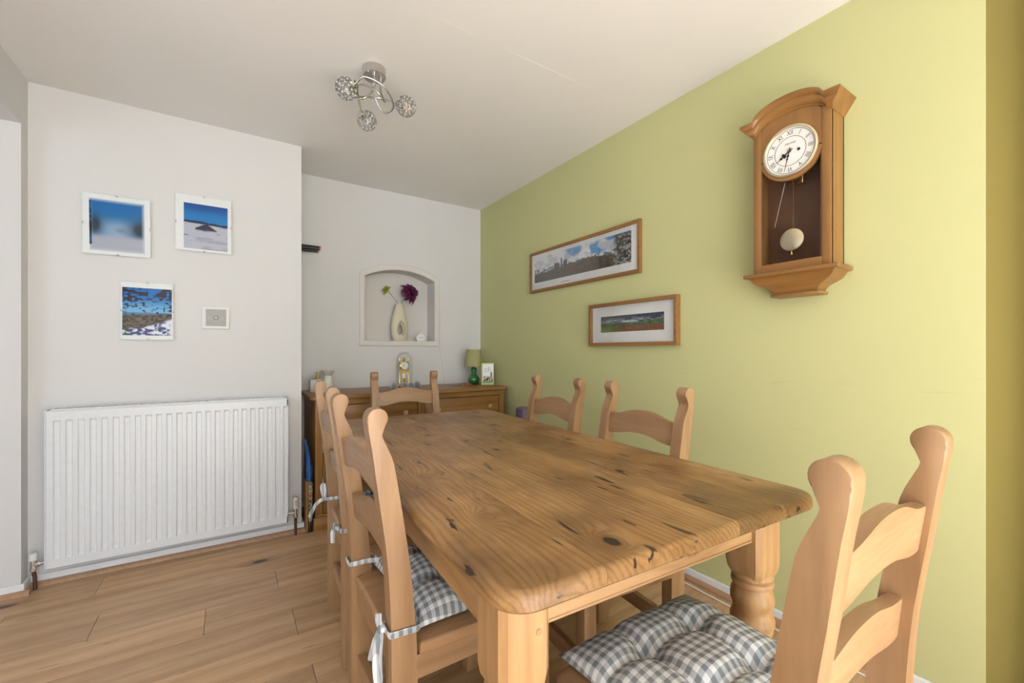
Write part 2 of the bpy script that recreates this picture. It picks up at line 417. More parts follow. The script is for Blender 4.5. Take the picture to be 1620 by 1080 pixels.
def pic_castle(x, y):
    c = lerp(S(190, 196, 208), S(228, 228, 230), sm(fbm(x*4, y*1.3, 4, 5), .35, .65))
    c = lerp(c, S(70, 145, 205), sm(fbm(x*3, y*1.2, 14, 4)+.55*(x-.62)+.25*(y-.6), .52, .70))
    far = .47+.08*fbm(x*4, x*0, 24, 5)+.05*(x-.4); c = lerp(c, lerp(S(70, 85, 110), S(215, 218, 225), sm(fbm(x*8, y*3, 25, 8), .52, .62)), sm(far-y, -.01, .01))
    land = .30+.10*fbm(x*3, x*0, 34, 4)+.13*np.exp(-((x-.55)/.3)**2)
    g = lerp(S(36, 29, 22), S(92, 66, 44), sm(fbm(x*6, y*2.5, 36, 9), .35, .65)); g = lerp(g, S(38, 36, 32), sm(.25-x, -.1, .1)*.6+sm(.14-y, -.1, .1)*.4)
    c = lerp(c, g, sm(land-y, -.015, .015))
    for a, b, t in ((.25, .31, .58), (.325, .345, .72), (.355, .40, .62)):
        m = (x > a) & (x < b) & (y < t+.04*fbm(x*30, x*0, 8, 4)) & (y > .3); c = np.where(m[..., None], S(46, 43, 42), c)
    rk = sm(x, .835, .865+.02); rk = rk*sm(.92+.1*fbm(x*9, x*0, 5, 6)-y, -.02, .02)
    c = lerp(c, lerp(S(36, 34, 34), S(165, 162, 162), sm(fbm(x*8, y*3, 44, 7), .5, .62)), rk); return c
def pic_moor(x, y):
    c = lerp(S(55, 62, 78), S(120, 126, 140), sm(fbm(x*4, y*2, 6, 4), .42, .62)*sm(y, 1.0, .7))
    c = lerp(c, S(190, 195, 205), sm(fbm(x*3, y*3, 9, 5), .5, .62)*np.exp(-((y-.62)/.10)**2))
    hl = .46+.12*fbm(x*2.5, x*0, 16, 3)+.16*sm(x, .6, 1); g = lerp(S(58, 84, 62), S(96, 116, 62), sm(fbm(x*6, y*3, 19, 6), .4, .6))
    c = lerp(c, g, sm(hl-y, -.02, .02)); r = lerp(S(130, 62, 30), S(120, 100, 70), sm(fbm(x*7, y*3, 29, 8), .4, .62))
    c = lerp(c, r, sm(.34-y+.1*(fbm(x*4, y, 2, 4)-.5), -.05, .05)*sm(x, .12, .4)); c = lerp(c, S(120, 126, 40), sm(.32-y, -.06, .06)*sm(x, .32, .1)*.8); return c
def pic_card(x, y):
    c = np.ones(x.shape+(3,))*S(238, 240, 244); l = fbm(x*2, y*2, 3, 14)
    m = (x > .18) & (x < .78) & (y > .58) & (y < .86); c = np.where((m & (l > .60))[..., None], S(140, 145, 150), c)
    b = sm(.30+.12*fbm(x*3, x*0, 5, 5)-y, -.02, .02)*(y > .12); n1 = fbm(x*2, y*2, 13, 8); col = lerp(S(44, 52, 70), S(214, 120, 110), sm(n1, .46, .54)); col = lerp(col, S(235, 235, 230), sm(n1, .56, .60))
    c = lerp(c, col, b); c = lerp(c, S(130, 160, 120), sm(.13-y, -.01, .01))
    for a, t in ((.76, .58), (.86, .6)): c = np.where(((np.abs(x-a) < .03) & (y < t) & (y > .3))[..., None], S(60, 62, 80), c)
    return c

# ------------------------------------------------------------------ the setting
XL, XR, YB, YC, H = -0.81, 1.89, 3.40, 2.958, 2.40     # left wall, green wall, back wall, chimney breast, ceiling
XCR = 0.365                                            # right corner of the chimney breast
YA = 0.29                                              # where the green wall turns into the recess
YR = -2.0                                              # rear wall with the garden doors

fl = struct('floor', B(-2.62, 2.62, YR-.1, YB+.2, -.06, -.012), M['subfloor'])
rows = {}
ROW0, RW = 2.881, .2022
fixed = {0: [-.527, .9], 1: [-.795, .62, 1.75], 2: [-.47, .185, 1.35], 3: [-1.35, -.093, 1.05], 4: [-.9, .22, 1.5], 5: [-.62, .75, 1.9], 6: [-1.2, .241, 1.25]}
k = -3
random.seed(21)
YS = -.60
while ROW0-(k)*RW > YS:
    y1 = min(ROW0-k*RW, YB); y0 = max(ROW0-(k+1)*RW, YS)
    if y1 - y0 < .01: k += 1; continue
    xs = [-2.6]+sorted(fixed.get(k, []))+[2.6]
    if k not in fixed:
        xs = [-2.6]; x = -2.6+random.uniform(.5, 1.5)
        while x < 2.3: xs.append(x); x += random.choice((.9, 1.2, 1.5, 1.8))
        xs.append(2.6)
    g = .0006
    for a, b in zip(xs, xs[1:]):
        bm = bmesh.new(); ln = b-a-2*g; wd = y1-y0-2*g
        box(bm, -ln/2, ln/2, -wd/2, wd/2, -.012, 0, .0012, 1)
        o = obj('floor_plank', bm, M['floor'], fl); o.location = ((a+b)/2, (y0+y1)/2, 0)
    k += 1

struct('floor_rear_bounce', B(-2.6, 2.6, YR, YS-.001, -.012, 0, .001, 1), M['bounce_floor'])  # unseen pale floor, added to bounce neutral light up to the ceiling
struct('ceiling', B(-2.62, 2.62, YR-.1, YB+.2, H, H+.06), M['ceiling'])
bm = bmesh.new(); box(bm, .66, XR, 1.529, 1.534, H-.0004, H)
struct('trim_1', bm, M['ceiling'])     # plasterboard joint showing in the ceiling

# back wall with the arched niche
NX0, NX1, NZ0, NZS, NZT, ND = .864, 1.441, 1.205, 1.706, 1.776, .155
def arch(x0, x1, z0, zs, zt, n=16):
    hw = (x1-x0)/2; h = zt-zs; rad = (hw*hw+h*h)/(2*h); cz = zt-rad; cxm = (x0+x1)/2; a0 = math.asin(hw/rad)
    pts = [(x0, z0), (x1, z0)]
    for i in range(n+1):
        a = a0-2*a0*i/n; pts.append((cxm+rad*math.sin(a), cz+rad*math.cos(a)))
    return pts
def wall_with_hole(rect, hole, y):
    t = bmesh.new(); es = []
    for loop in (rect, hole):
        v = [t.verts.new((p[0], y, p[1])) for p in loop]
        es += [t.edges.new((v[i], v[(i+1) % len(v)])) for i in range(len(v))]
    bmesh.ops.triangle_fill(t, use_beauty=True, use_dissolve=False, edges=es); return t
hole = arch(NX0, NX1, NZ0, NZS, NZT)
wb = struct('wall_back', wall_with_hole([(-.9, 0), (XR+.05, 0), (XR+.05, H), (-.9, H)], hole, YB), M['white_wall'])
bm = bmesh.new()
A = [bm.verts.new((p[0], YB, p[1])) for p in hole]; Bk = [bm.verts.new((p[0], YB+ND, p[1])) for p in hole]
for i in range(len(hole)): j = (i+1) % len(hole); bm.faces.new((A[i], A[j], Bk[j], Bk[i]))
bm.faces.new(Bk); obj('niche_lining', bm, M['niche'], wb)
bm = bmesh.new()   # raised surround of the niche
outer = arch(.821, 1.488, 1.161, 1.735, 1.826); t = bmesh.new()
def ring(t, P, y): return [t.verts.new((p[0], y, p[1])) for p in P]
L = [ring(t, outer, YB), ring(t, outer, YB-.008), ring(t, arch(.828, 1.481, 1.168, 1.732, 1.819), YB-.012), ring(t, arch(NX0-.006, NX1+.006, NZ0-.006, NZS+.002, NZT+.005), YB-.012), ring(t, hole, YB-.007), ring(t, hole, YB)]
for a, b in zip(L, L[1:]):
    for i in range(len(a)): j = (i+1) % len(a); t.faces.new((a[i], a[j], b[j], b[i]))
merge(bm, t); obj('niche_surround', bm, M['niche'], wb)

struct('wall_chimney', B(XL-.06, XCR, YC, YB+.02, 0, H), M['white_wall'])
# left wall: short return next to the chimney breast, header over the opening, the wall beyond
YJ, YO = 2.88, 1.0
wl = struct('wall_left', B(XL-.06, XL, YJ, YC, 0, H), M['white_wall'])
bm = bmesh.new(); box(bm, XL-.12, XL, YO, YJ, 2.167, H); obj('header', bm, M['white_wall'], wl)
bm = bmesh.new(); box(bm, XL-.12, XL, YR, YO, 0, H); obj('near_length', bm, M['white_wall'], wl)
struct('wall_next_room_end', B(-2.62, XL-.06, YJ, YC, 0, H), M['white_wall'])
# green wall and the recess next to it
struct('wall_right', B(XR, XR+.006, YA, YB+.05, 0, H), M['green_wall'])
bm = bmesh.new(); prism(bm, [(XR+.006, YA), (2.40, YA-.12), (2.40, YA+.10), (XR+.006, YA+.10)], 'z', 0, H); struct('wall_recess_return', bm, M['shaded_wall'])
struct('wall_recess_end', B(2.40, 2.62, -.14, YA+.10, 0, H), M['shaded_wall'])
struct('wall_right_near', B(XR, 2.62, YR, -.14, 0, H), M['green_wall'])  # unseen near jamb, set close to keep daylight out of the recess
# rear wall with glazed garden doors; end wall of the room next door with a window
def wall_opening(name, axis, pos, th, a0, a1, o0, o1, z0, z1):
    bm = bmesh.new()
    for (p, q, s, e) in ((a0, o0, 0, H), (o1, a1, 0, H), (o0, o1, z1, H)) + (((o0, o1, 0, z0),) if z0 > 0 else ()):
        if axis == 'y': box(bm, p, q, pos-th, pos, s, e)
        else: box(bm, pos-th, pos, p, q, s, e)
    return struct(name, bm, M['white_wall'])
wall_opening('wall_rear', 'y', YR, .1, -2.62, 2.62, -.72, 1.42, 0.05, 2.15)
wall_opening('wall_next_room', 'x', -2.52, .1, YR, YJ, -.85, 1.45, .45, 2.22)
def window(name, axis, pos, o0, o1, z0, z1, n):
    bm = bmesh.new(); w_ = .05
    def bar(a, b, s, e):
        if axis == 'y': box(bm, a, b, pos-.06, pos-.02, s, e, .004, 1)
        else: box(bm, pos-.06, pos-.02, a, b, s, e, .004, 1)
    bar(o0, o1, z0, z0+w_); bar(o0, o1, z1-w_, z1)
    for i in range(n+1):
        c = o0+(o1-o0)*i/n; bar(max(o0, c-w_/2), min(o1, c+w_/2), z0, z1)
    return struct(name, bm, M['gloss_white'])
window('window_1', 'y', YR, -.72, 1.42, .05, 2.15, 2)
window('window_2', 'x', -2.52, -.85, 1.45, .45, 2.22, 2)

# skirting boards and the oak beading along them
def skirt(name, x0, x1, y0, y1): struct(name, B(x0, x1, y0, y1, 0, .052, .004, 2), M['gloss_white'])
skirt('baseboard_chimney', XL, XCR+.014, YC-.014, YC)
skirt('baseboard_chimney_side', XCR, XCR+.014, YC, YB)
skirt('baseboard_left', XL, XL+.014, YJ, YC-.014)
skirt('baseboard_jamb', -2.5, XL+.014, YJ-.014, YJ)
skirt('baseboard_right', XR-.014, XR, YA, YB)
skirt('baseboard_back', XCR+.014, XR-.014, YB-.014, YB)
def bead(name, pts, axis, a, b):
    bm = bmesh.new(); prism(bm, pts, axis, a, b); struct(name, bm, M['oak_bead'], 40)
M['oak_bead'] = wood('oak floor beading', (.26, .125, .06, 1), (.40, .225, .12, 1), (.47, .28, .16, 1), 'y', freq=30, knots=0, grain=.6, var=.05, bump=0)
q = [(0, 0)]+[(.020*math.cos(R(a)), .022*math.sin(R(a))) for a in range(0, 91, 15)]
bead('trim_2', [(YC-.014-a, b) for a, b in q], 'x', XL+.014, XCR+.03)
bead('trim_3', [(XR-.014-a, b) for a, b in q], 'y', YA, YB-.014)
bead('trim_4', [(YJ-.014-a, b) for a, b in q], 'x', -2.5, XL+.034)

# ------------------------------------------------------------------ dining table (about 1.83 x 0.91 m)
TZ = .765
table = thing('dining_table', 'large farmhouse pine dining table with turned legs and knotty waxed top', 'table', (.818, 1.398, 0), R(-2.7))
def rounded_slab(hx, hy, rc, z0, z1, re):
    out = []
    for cx_, cy_, a0 in ((hx-rc, hy-rc, 0), (-hx+rc, hy-rc, 90), (-hx+rc, -hy+rc, 180), (hx-rc, -hy+rc, 270)):
        for i in range(9): a = R(a0+90*i/8); out.append((math.cos(a), math.sin(a), cx_, cy_))
    t = bmesh.new(); rings = []
    prof = [(-re*.4, z0), (0, z0+re*.4), (0, z1-re)]+[(-re*(1-math.cos(R(a))), z1-re+re*math.sin(R(a))) for a in (25, 50, 75, 90)]
    for ins, z in prof:
        rings.append([t.verts.new((cx_+(rc+ins)*c_, cy_+(rc+ins)*s_, z)) for c_, s_, cx_, cy_ in out])
    for a, b in zip(rings, rings[1:]):
        for i in range(len(a)): j = (i+1) % len(a); t.faces.new((a[i], a[j], b[j], b[i]))
    t.faces.new(rings[0][::-1]); t.faces.new(rings[-1]); return t
cuts = [-.46, -.262, -.075, .105, .285, .46]
for a, b in zip(cuts, cuts[1:]):
    t = rounded_slab(.4545, .915, .062, TZ-.034, TZ, .013)
    for x, nrm in ((a+.0003, (-1, 0, 0)), (b-.0003, (1, 0, 0))):
        g = bmesh.ops.bisect_plane(t, geom=t.verts[:]+t.edges[:]+t.faces[:], plane_co=(x, 0, 0), plane_no=nrm, clear_outer=True)
        es = [e for e in g['geom_cut'] if isinstance(e, bmesh.types.BMEdge)]
        if es: bmesh.ops.holes_fill(t, edges=t.edges[:], sides=0)
    obj('tabletop_board', t, M['pine_top'], table, 35)
LX, LY, LH, LO = .364, .794, .0495, -.007
leg_prof = [(.0, .0), (.030, .0), (.036, .02), (.040, .05), (.036, .075), (.030, .09), (.038, .10), (.038, .112), (.030, .125), (.036, .17), (.044, .24), (.049, .30), (.050, .34), (.046, .375),
            (0.0382, 0.3780), (0.0371, 0.3850), (0.0466, 0.3920), (0.0488, 0.3980), (0.0477, 0.4040), (0.0519, 0.4140), (0.0525, 0.4260), (0.0488, 0.4380), (0.0451, 0.4470), (0.0466, 0.4580), (0.0509, 0.4700), (0.0519, 0.4820), (0.0488, 0.4980), (0.0435, 0.5070), (0.0429, 0.5110),
            (0.0488, 0.5150), (0.0504, 0.5210), (0.0488, 0.5270), (0.0445, 0.5300), (0.0493, 0.5350), (0.0504, 0.5400), (0.0477, 0.5460), (0.0424, 0.5520), (0.0424, 0.5800)]
for sx in (-1, 1):
    for sy in (-1, 1):
        bm = bmesh.new(); t = bmesh.new()
        c = .012
        o8 = [(LH, LH-c), (LH-c, LH), (-LH+c, LH), (-LH, LH-c), (-LH, -LH+c), (-LH+c, -LH), (LH-c, -LH), (LH, -LH+c)]
        rg = []
        for s_, z in ((.80, .540), (.93, .552), (1.0, .572), (1.0, .731)):
            if s_ == 1.0: pts = o8 if z < .62 else [(x*1.0, y*1.0) for x, y in o8]
            else: pts = [(x*s_, y*s_) for x, y in o8]
            rg.append([t.verts.new((x, y, z)) for x, y in pts])
        for a, b in zip(rg, rg[1:]):
            for i in range(8): t.faces.new((a[i], a[(i+1) % 8], b[(i+1) % 8], b[i]))
        t.faces.new(rg[0][::-1]); t.faces.new(rg[-1]); merge(bm, t)
        lathe(bm, leg_prof, 28)
        obj('leg', bm, M['pine_z'], table, 38, (sx*LX+LO, sy*LY, 0))
for sy in (-1, 1):
    y = sy*(LY+.014); bm = bmesh.new(); box(bm, LO-LX+LH-.004, LO+LX-LH+.004, y-.014, y+.014, .640, .731, .002, 1)
    box(bm, LO-LX+LH, LO+LX-LH, y-.016, y+.016, .640, .647, .002, 1)
    obj('apron', bm, M['pine_x'], table, 38)
for sx in (-1, 1):
    x = LO+sx*(LX+.014); bm = bmesh.new(); box(bm, x-.014, x+.014, -LY+LH-.004, LY-LH+.004, .610, .731, .002, 1); obj('apron', bm, M['pine_y'], table, 38)
for (lx, ly, z) in ((-LX, -LY, .695), (-LX, -LY, .648), (LX, -LY, .688)):     # wooden pegs in the leg blocks
    bm = bmesh.new(); lathe(bm, [(0, 0), (.006, 0), (.0055, .0015), (0, .002)], 12, (LO+lx+.022, ly-LH+.0002, z), 'y', (1, 1, -1)); obj('peg', bm, M['seat'], table, 40)

# ------------------------------------------------------------------ chairs
def post_profile():
    back = catmull([(0, 0, 0), (0, .25, 0), (0, .43, 0), (-.003, .56, 0), (-.012, .68, 0), (-.028, .794, 0), (-.042, .90, 0), (-.0520, .955, 0)], 2)
    pts = [(p.x, p.y) for p in back]
    cx_, cz_, r = -.0300, .9705, .0228
    for a in range(196, -50, -16): pts.append((cx_+r*math.cos(R(a)), cz_+r*math.sin(R(a))))
    front = catmull([(-.0222, .9400, 0), (-.0185, .9255, 0), (-.007, .900, 0), (.005, .868, 0), (.0155, .81, 0), (.026, .745, 0), (.043, .63, 0), (.054, .51, 0), (.060, .41, 0), (.060, .2, 0), (.056, 0, 0)], 2)
    pts += [(p.x, p.y) for p in front]
    return pts
PP = post_profile()
def rail_pts(z0, z1, rise, hw):
    n = 20; bot = []; top = []
    for i in range(n+1):
        y = -hw+2*hw*i/n; f = (.5+.5*math.cos(PI*y/hw))
        f = f*f*(3-2*f)*.55+f*.45
        bot.append((y, z0+rise*.75*f)); top.append((y, z1+rise*f))
    return bot+top[::-1]
def make_chair(label):
    c = thing('dining_chair', label, 'chair', group='ladder-back beech dining chairs round the table')
    for s in (-1, 1):
        bm = bmesh.new(); prism(bm, PP, 'y', s*.210, s*.168, .0028, 2)
        obj('back_post', bm, M['chair_z'], c, 40)
    for z0, z1, rs, xb, ln in ((.787, .866, .025, -.024, .13), (.630, .700, .020, .004, .10)):
        bm = bmesh.new(); prism(bm, rail_pts(z0, z1, rs, .169), 'x', 0, .023, .003, 2)
        zc = (z0+z1)/2
        for v in bm.verts: v.co.x += xb-(v.co.z-zc)*ln
        obj('back_rail', bm, M['chair_y'], c, 40)
    bm = bmesh.new()
    prism(bm, [(.012, -.166), (.064, -.166), (.064, -.216), (.435, -.230), (.455, -.216), (.460, -.1), (.460, .1), (.455, .216), (.435, .230), (.064, .216), (.064, .166), (.012, .166)], 'z', .420, .450, .008, 3)
    obj('seat', bm, M['seat'], c, 40)
    for s in (-1, 1):
        bm = bmesh.new(); box(bm, .388, .432, s*.203-.022, s*.203+.022, 0, .4205, .003, 2); obj('front_leg', bm, M['chair_z'], c, 40)
        bm = bmesh.new(); box(bm, .056, .392, s*.200-.011, s*.200+.011, .366, .4205, .002, 1); obj('seat_rail', bm, M['chair_x'], c, 40)
    bm = bmesh.new(); box(bm, .402, .424, -.185, .185, .366, .4205, .002, 1); obj('seat_rail', bm, M['chair_y'], c, 40)
    bm = bmesh.new(); box(bm, .016, .040, -.170, .170, .366, .4205, .002, 1); obj('seat_rail', bm, M['chair_y'], c, 40)
    bm = bmesh.new(); box(bm, .018, .040, -.170, .170, .165, .215, .002, 1); obj('stretcher', bm, M['chair_y'], c, 40)
    bm = bmesh.new(); box(bm, .400, .422, -.183, .183, .165, .215, .002, 1); obj('stretcher', bm, M['chair_y'], c, 40)
    return c
chairs = {
 'A': ((.296, 1.146, 0), 0, 'pale wooden ladder-back chair on left side of table, nearest the camera'),
 'B': ((.336, 1.785, 0), -3.2, 'pale wooden ladder-back chair on left side of table, farther one, near radiator'),
 'C': ((.915, 2.600, 0), -93.6, 'pale wooden ladder-back chair at far table end, in front of the sideboard'),
 'D': ((.783, .240, 0), 90, 'pale wooden ladder-back chair at near table end, large in the right foreground'),
 'E': ((1.332, 1.670, 0), 180-5.0, 'pale wooden ladder-back chair by green wall, farther one, below panorama picture'),
 'F': ((1.298, 1.095, 0), 180-5.2, 'pale wooden ladder-back chair by green wall, nearer one, closest to wall clock')}
proto = None; CH = {}
for key, (loc, rz, lab) in chairs.items():
    if proto is None:
        proto = make_chair(lab); proto.location = loc; proto.rotation_euler = (0, 0, R(rz)); CH[key] = proto
    else: CH[key] = copy_tree(proto, loc, R(rz), lab)

# ------------------------------------------------------------------ gingham seat pads with ties
def pad_mesh(seed, b, T):
    n = 44; a = .195
    bm = bmesh.new(); top = {}; bot = {}
    for i in range(n+1):
        for j in range(n+1):
            u = -1+2*i/n; v = -1+2*j/n
            pin = 1-.050*(1-abs(v)**2.0)*abs(u)**6
            pin2 = 1-.050*(1-abs(u)**2.0)*abs(v)**6
            x = a*u*pin; y = b*v*pin2
            e = (max(0, 1-abs(u)**3.2)**.55)*(max(0, 1-abs(v)**3.2)**.55)
            d = 0
            for tx in (-.36, .36):
                d += .34*math.exp(-((u-tx)/.07)**2)
                d += .34*math.exp(-((v-tx)/.07)**2)
                for ty in (-.36, .36): d += .50*math.exp(-(((u-tx)/.16)**2+((v-ty)/.16)**2))
            f = max(.12, 1-min(d, .85)); wob = 1+.10*math.sin(5*u+seed)*math.cos(4*v+2*seed)
            h = T*e*f*wob
            top[i, j] = bm.verts.new((x, y, .018+h*.78))
            edge = i in (0, n) or j in (0, n)
            bot[i, j] = top[i, j] if edge else bm.verts.new((x, y, max(0.0, .018-.024*e)))
    for i in range(n):
        for j in range(n):
            bm.faces.new((top[i, j], top[i+1, j], top[i+1, j+1], top[i, j+1]))
            q = (bot[i, j], bot[i, j+1], bot[i+1, j+1], bot[i+1, j]); 
            if len(set(q)) == 4:
                try: bm.faces.new(q)
                except ValueError: pass
    return bm
def ribbon(path, n=6): 
    bm = bmesh.new(); tube(bm, catmull(path, n), .0075, 8, .30); return bm
def tie_set(c, side, style, ox, oy):
    """band round the back post plus bow; coordinates in chair space, c sits at (ox,oy,.451)"""
    z = 0.035; y0 = side*.189
    def L(x, y, zz): return (x-ox, y-oy, zz)
    s = side; e = .004
    band = [L(.085, s*.155, z), L(.066, s*.163, z), L(.040, s*(.168-e), z+.003), L(-.001, s*(.168-e), z+.004), L(-.006, s*.174, z+.004), L(-.006, s*.204, z+.004), L(-.001, s*(.210+e), z+.004), L(.030, s*(.210+e), z+.002), L(.060, s*(.210+e), z), L(.067, s*.20, z), L(.085, s*.155, z-.004)]
    obj('tie', ribbon(band, 5), M['gingham'], c, 60)
    if style == 'none': return
    k = Vector(L(-.012, s*.176, z+.004))
    bm = bmesh.new(); lathe(bm, [(0, -.010), (.008, -.008), (.0105, 0), (.008, .008), (0, .010)], 10, tuple(k)); obj('knot', bm, M['gingham'], c, 60)
    def P(*q): return [tuple(k+Vector(a)) for a in q]
    if style == 'loop':
        paths = [P((0, 0, 0), (-.012, -.004, -.03), (-.016, -.010, -.075), (-.012, -.012, -.115), (-.004, 0, -.118), (-.004, .006, -.07), (0, .004, 0)),
                 P((0, 0, 0), (-.006, .004, .014), (-.006, .004, .034)), P((0, 0, 0), (-.012, .008, -.03), (-.02, .018, -.075))]
    elif style == 'bow':
        paths = [P((0, 0, 0), (-.012, .018, -.012), (-.016, .03, -.035)), P((0, 0, 0), (-.014, .006, -.02), (-.014, .012, -.055)), P((0, 0, 0), (-.012, -.012, .016), (-.010, -.028, .012), (-.004, -.02, -.004), (0, 0, 0)), P((0, 0, 0), (-.01, .01, .012), (-.012, .02, .006), (-.006, .012, -.006), (0, 0, 0))]
    else:
        paths = [P((0, 0, 0), (-.025, .008, -.012), (-.045, .014, -.04), (-.058, .018, -.075)), P((0, 0, 0), (-.008, .002, .02), (-.012, .004, .05), (-.006, .004, .06), (-.002, .002, .03), (0, 0, 0))]
    for p in paths: obj('tie_end', ribbon(p, 5), M['gingham'], c, 60)
def cushion(key, label, seed, styles, rot=0, off=(.260, 0), b=.192, T=.075):
    ch = CH[key]; loc = ch.matrix_basis @ Vector((off[0], off[1], .451))
    c = thing('seat_cushion', label, 'cushion', loc, ch.rotation_euler.z, 'grey gingham seat pads')
    p = obj('pad', pad_mesh(seed, b, T), M['gingham'], c, 180)
    p.rotation_euler = (0, 0, R(rot))
    for s, st in styles: tie_set(c, s, st, *off)
bpy.context.view_layer.update()
cushion('A', 'grey gingham pad on nearest left chair, ribbon loop hanging behind its post', 1, ((-1, 'loop'), (1, 'none')), 0, T=.088)
cushion('B', 'grey gingham pad on farther left chair, tied with bows', 2, ((-1, 'bow'), (1, 'long')), 0)
cushion('D', 'grey gingham tufted pad on foreground chair at near table end', 3, (), -1, (.270, -.012), .215, .066)

# ------------------------------------------------------------------ radiator on the chimney breast
rad = thing('radiator', 'white ribbed panel radiator under the three unframed photographs', 'radiator', (-.2255, YC, 0))
RX, RZ0, RZ1, RF = .5075, .090, .838, -.088
bm = bmesh.new(); xs = [-RX, -RX+.006]; ds = [.006, 0]
pitch = .0418; x = -RX+.026
for i in range(24):
    x0 = -RX+.028+i*pitch
    xs += [x0, x0+.0035, x0+.0215, x0+.025]; ds += [0, .006, .006, 0]
xs += [RX-.006, RX]; ds += [0, .006]
zs = [(RZ0, .006, 0), (RZ0+.006, 0, 0), (RZ0+.045, 0, 0), (RZ0+.056, 0, 1), (RZ1-.056, 0, 1), (RZ1-.045, 0, 0), (RZ1-.006, 0, 0), (RZ1, .006, 0)]
V = []
for z, e, mk in zs:
    row = []
    for i, (xx, dd) in enumerate(zip(xs, ds)):
        if i in (0, len(xs)-1): y = RF+max(.006, e)
        else: y = RF+e+(dd*mk)
        row.append(bm.verts.new((xx, y, z)))
    V.append(row)
for a, b in zip(V, V[1:]):
    for i in range(len(a)-1): bm.faces.new((a[i], a[i+1], b[i+1], b[i]))
obj('front_panel', bm, M['rad_white'], rad, 25)
bm = bmesh.new(); box(bm, -RX, RX, RF+.0135, RF+.0165, RZ0, RZ1, .001, 1); box(bm, -RX, RX, -.032, -.026, RZ0+.01, RZ1-.01, .001, 1)
obj('back_panel', bm, M['rad_white'], rad, 40)
for s in (-1, 1):
    bm = bmesh.new(); box(bm, s*(RX+.001)-.002, s*(RX+.001)+.002, RF+.006, -.022, RZ0+.02, RZ1+.002, .001, 1); obj('side_cover', bm, M['rad_white'], rad, 40)
bm = bmesh.new(); box(bm, -RX+.02, RX-.02, RF+.012, RF+.020, RZ1-.008, RZ1+.006); box(bm, -RX+.02, RX-.02, -.034, -.026, RZ1-.008, RZ1+.006)
n = 58
for i in range(n):
    x = -RX+.03+(2*RX-.06)*i/(n-1); box(bm, x-.004, x+.004, RF+.02, -.034, RZ1+.001, RZ1+.006)
obj('top_grille', bm, M['rad_white'], rad)
for s in (-1, 1):
    bm = bmesh.new(); y = -.055; X0 = s*RX; xv = s*(RX+.044)
    zb = .118 if s < 0 else .135
    lathe(bm, [(.008, 0), (.008, .012), (.0125, .012), (.0125, .022), (.008, .022), (.008, .046)], 12, (X0 if s > 0 else xv, y, zb), 'x')
    lathe(bm, [(.0105, -.03), (.0125, -.028), (.0125, -.014), (.0095, -.012), (.0095, .02), (.0115, .022), (.0115, .03)], 14, (xv, y, zb))
    v = obj('valve', bm, M['chrome'], rad, 35)
    bm = bmesh.new(); tube(bm, [(xv, y, zb-.028), (xv+(.004 if s < 0 else 0), y+.002, zb*.5), (xv+(.006 if s < 0 else 0), y, 0)], .0078, 12); obj('pipe', bm, M['copper'], v, 40)
    bm = bmesh.new()
    if s < 0:
        lathe(bm, [(.0145, .022), (.0145, .052), (.012, .0545), (0, .0545)], 16, (xv, y, zb)); obj('valve_cap', bm, M['plastic_white'], v, 40)
    else:
        lathe(bm, [(.015, .024), (.0165, .030), (.0165, .072), (.014, .086), (.008, .094), (0, .096)], 18, (xv, y, zb)); hd = obj('thermostat_head', bm, M['cream_plastic'], v, 50)
        bm = bmesh.new()
        for dx in (-.004, .004): box(bm, xv+dx-.0010, xv+dx+.0010, y-.0172, y-.0158, zb+.060, zb+.078)
        box(bm, xv-.0025, xv+.0025, y-.0172, y-.0158, zb+.050, zb+.054)
        obj('arrow_marks', bm, M['ink'], v)
        v['label'] = 'valve with cream thermostat head'

# ------------------------------------------------------------------ clip-framed photographs and dimmer switch
def clip_frame(label, x0, x1, z0, z1, ins, fn, nx, ny, rot=0):
    cxm, czm = (x0+x1)/2, (z0+z1)/2; hw, hh = (x1-x0)/2, (z1-z0)/2
    c = thing('clip_frame', label, 'photograph', (cxm, YC, czm), 0, 'clip-framed photographs over the radiator'); c.rotation_euler = (0, R(rot), 0)
    bm = bmesh.new(); box(bm, -hw+.004, hw-.004, -.010, 0, -hh+.004, hh-.004); obj('backing', bm, M['black'], c)
    bm = bmesh.new(); box(bm, -hw, hw, -.0125, -.0100, -hh, hh); obj('mount', bm, M['paper'], c)
    l, r, b, t = ins; W, Hh = 2*hw, 2*hh
    sheet('print', M['print'], c, (-hw+l*W, -.0128, -hh+b*Hh), (1, 0, 0), (0, 0, 1), (r-l)*W, (t-b)*Hh, nx, ny, fn)
    bm = bmesh.new(); box(bm, -hw, hw, -.0160, -.0135, -hh, hh, .0005, 1); obj('glass', bm, M['glass'], c)
    for px, pz in ((0, hh), (0, -hh), (hw, 0), (-hw, 0)):
        bm = bmesh.new(); sx = .005 if px == 0 else .003; sz = .003 if px == 0 else .005
        ox = -math.copysign(.002, px) if px else 0; oz = -math.copysign(.002, pz) if pz else 0
        box(bm, px+ox-sx, px+ox+sx, -.0175, -.002, pz+oz-sz, pz+oz+sz); obj('clip', bm, M['steel'], c)
    return c
clip_frame('clip-framed photograph with softly blurred blue sky and snow, leftmost', -.622, -.361, 1.611, 1.914, (.10, .91, .06, .92), pic_blur, 60, 60, -.6)
clip_frame('clip-framed photograph of snowfield with dark hill under deep blue sky', -.257, -.002, 1.676, 1.982, (.145, .93, .04, .855), pic_snow, 84, 84)
clip_frame('clip-framed photograph of snowy valley seen through dark branches, lowest of three', -.479, -.265, 1.180, 1.480, (.03, .97, .075, .905), pic_branch, 96, 110)

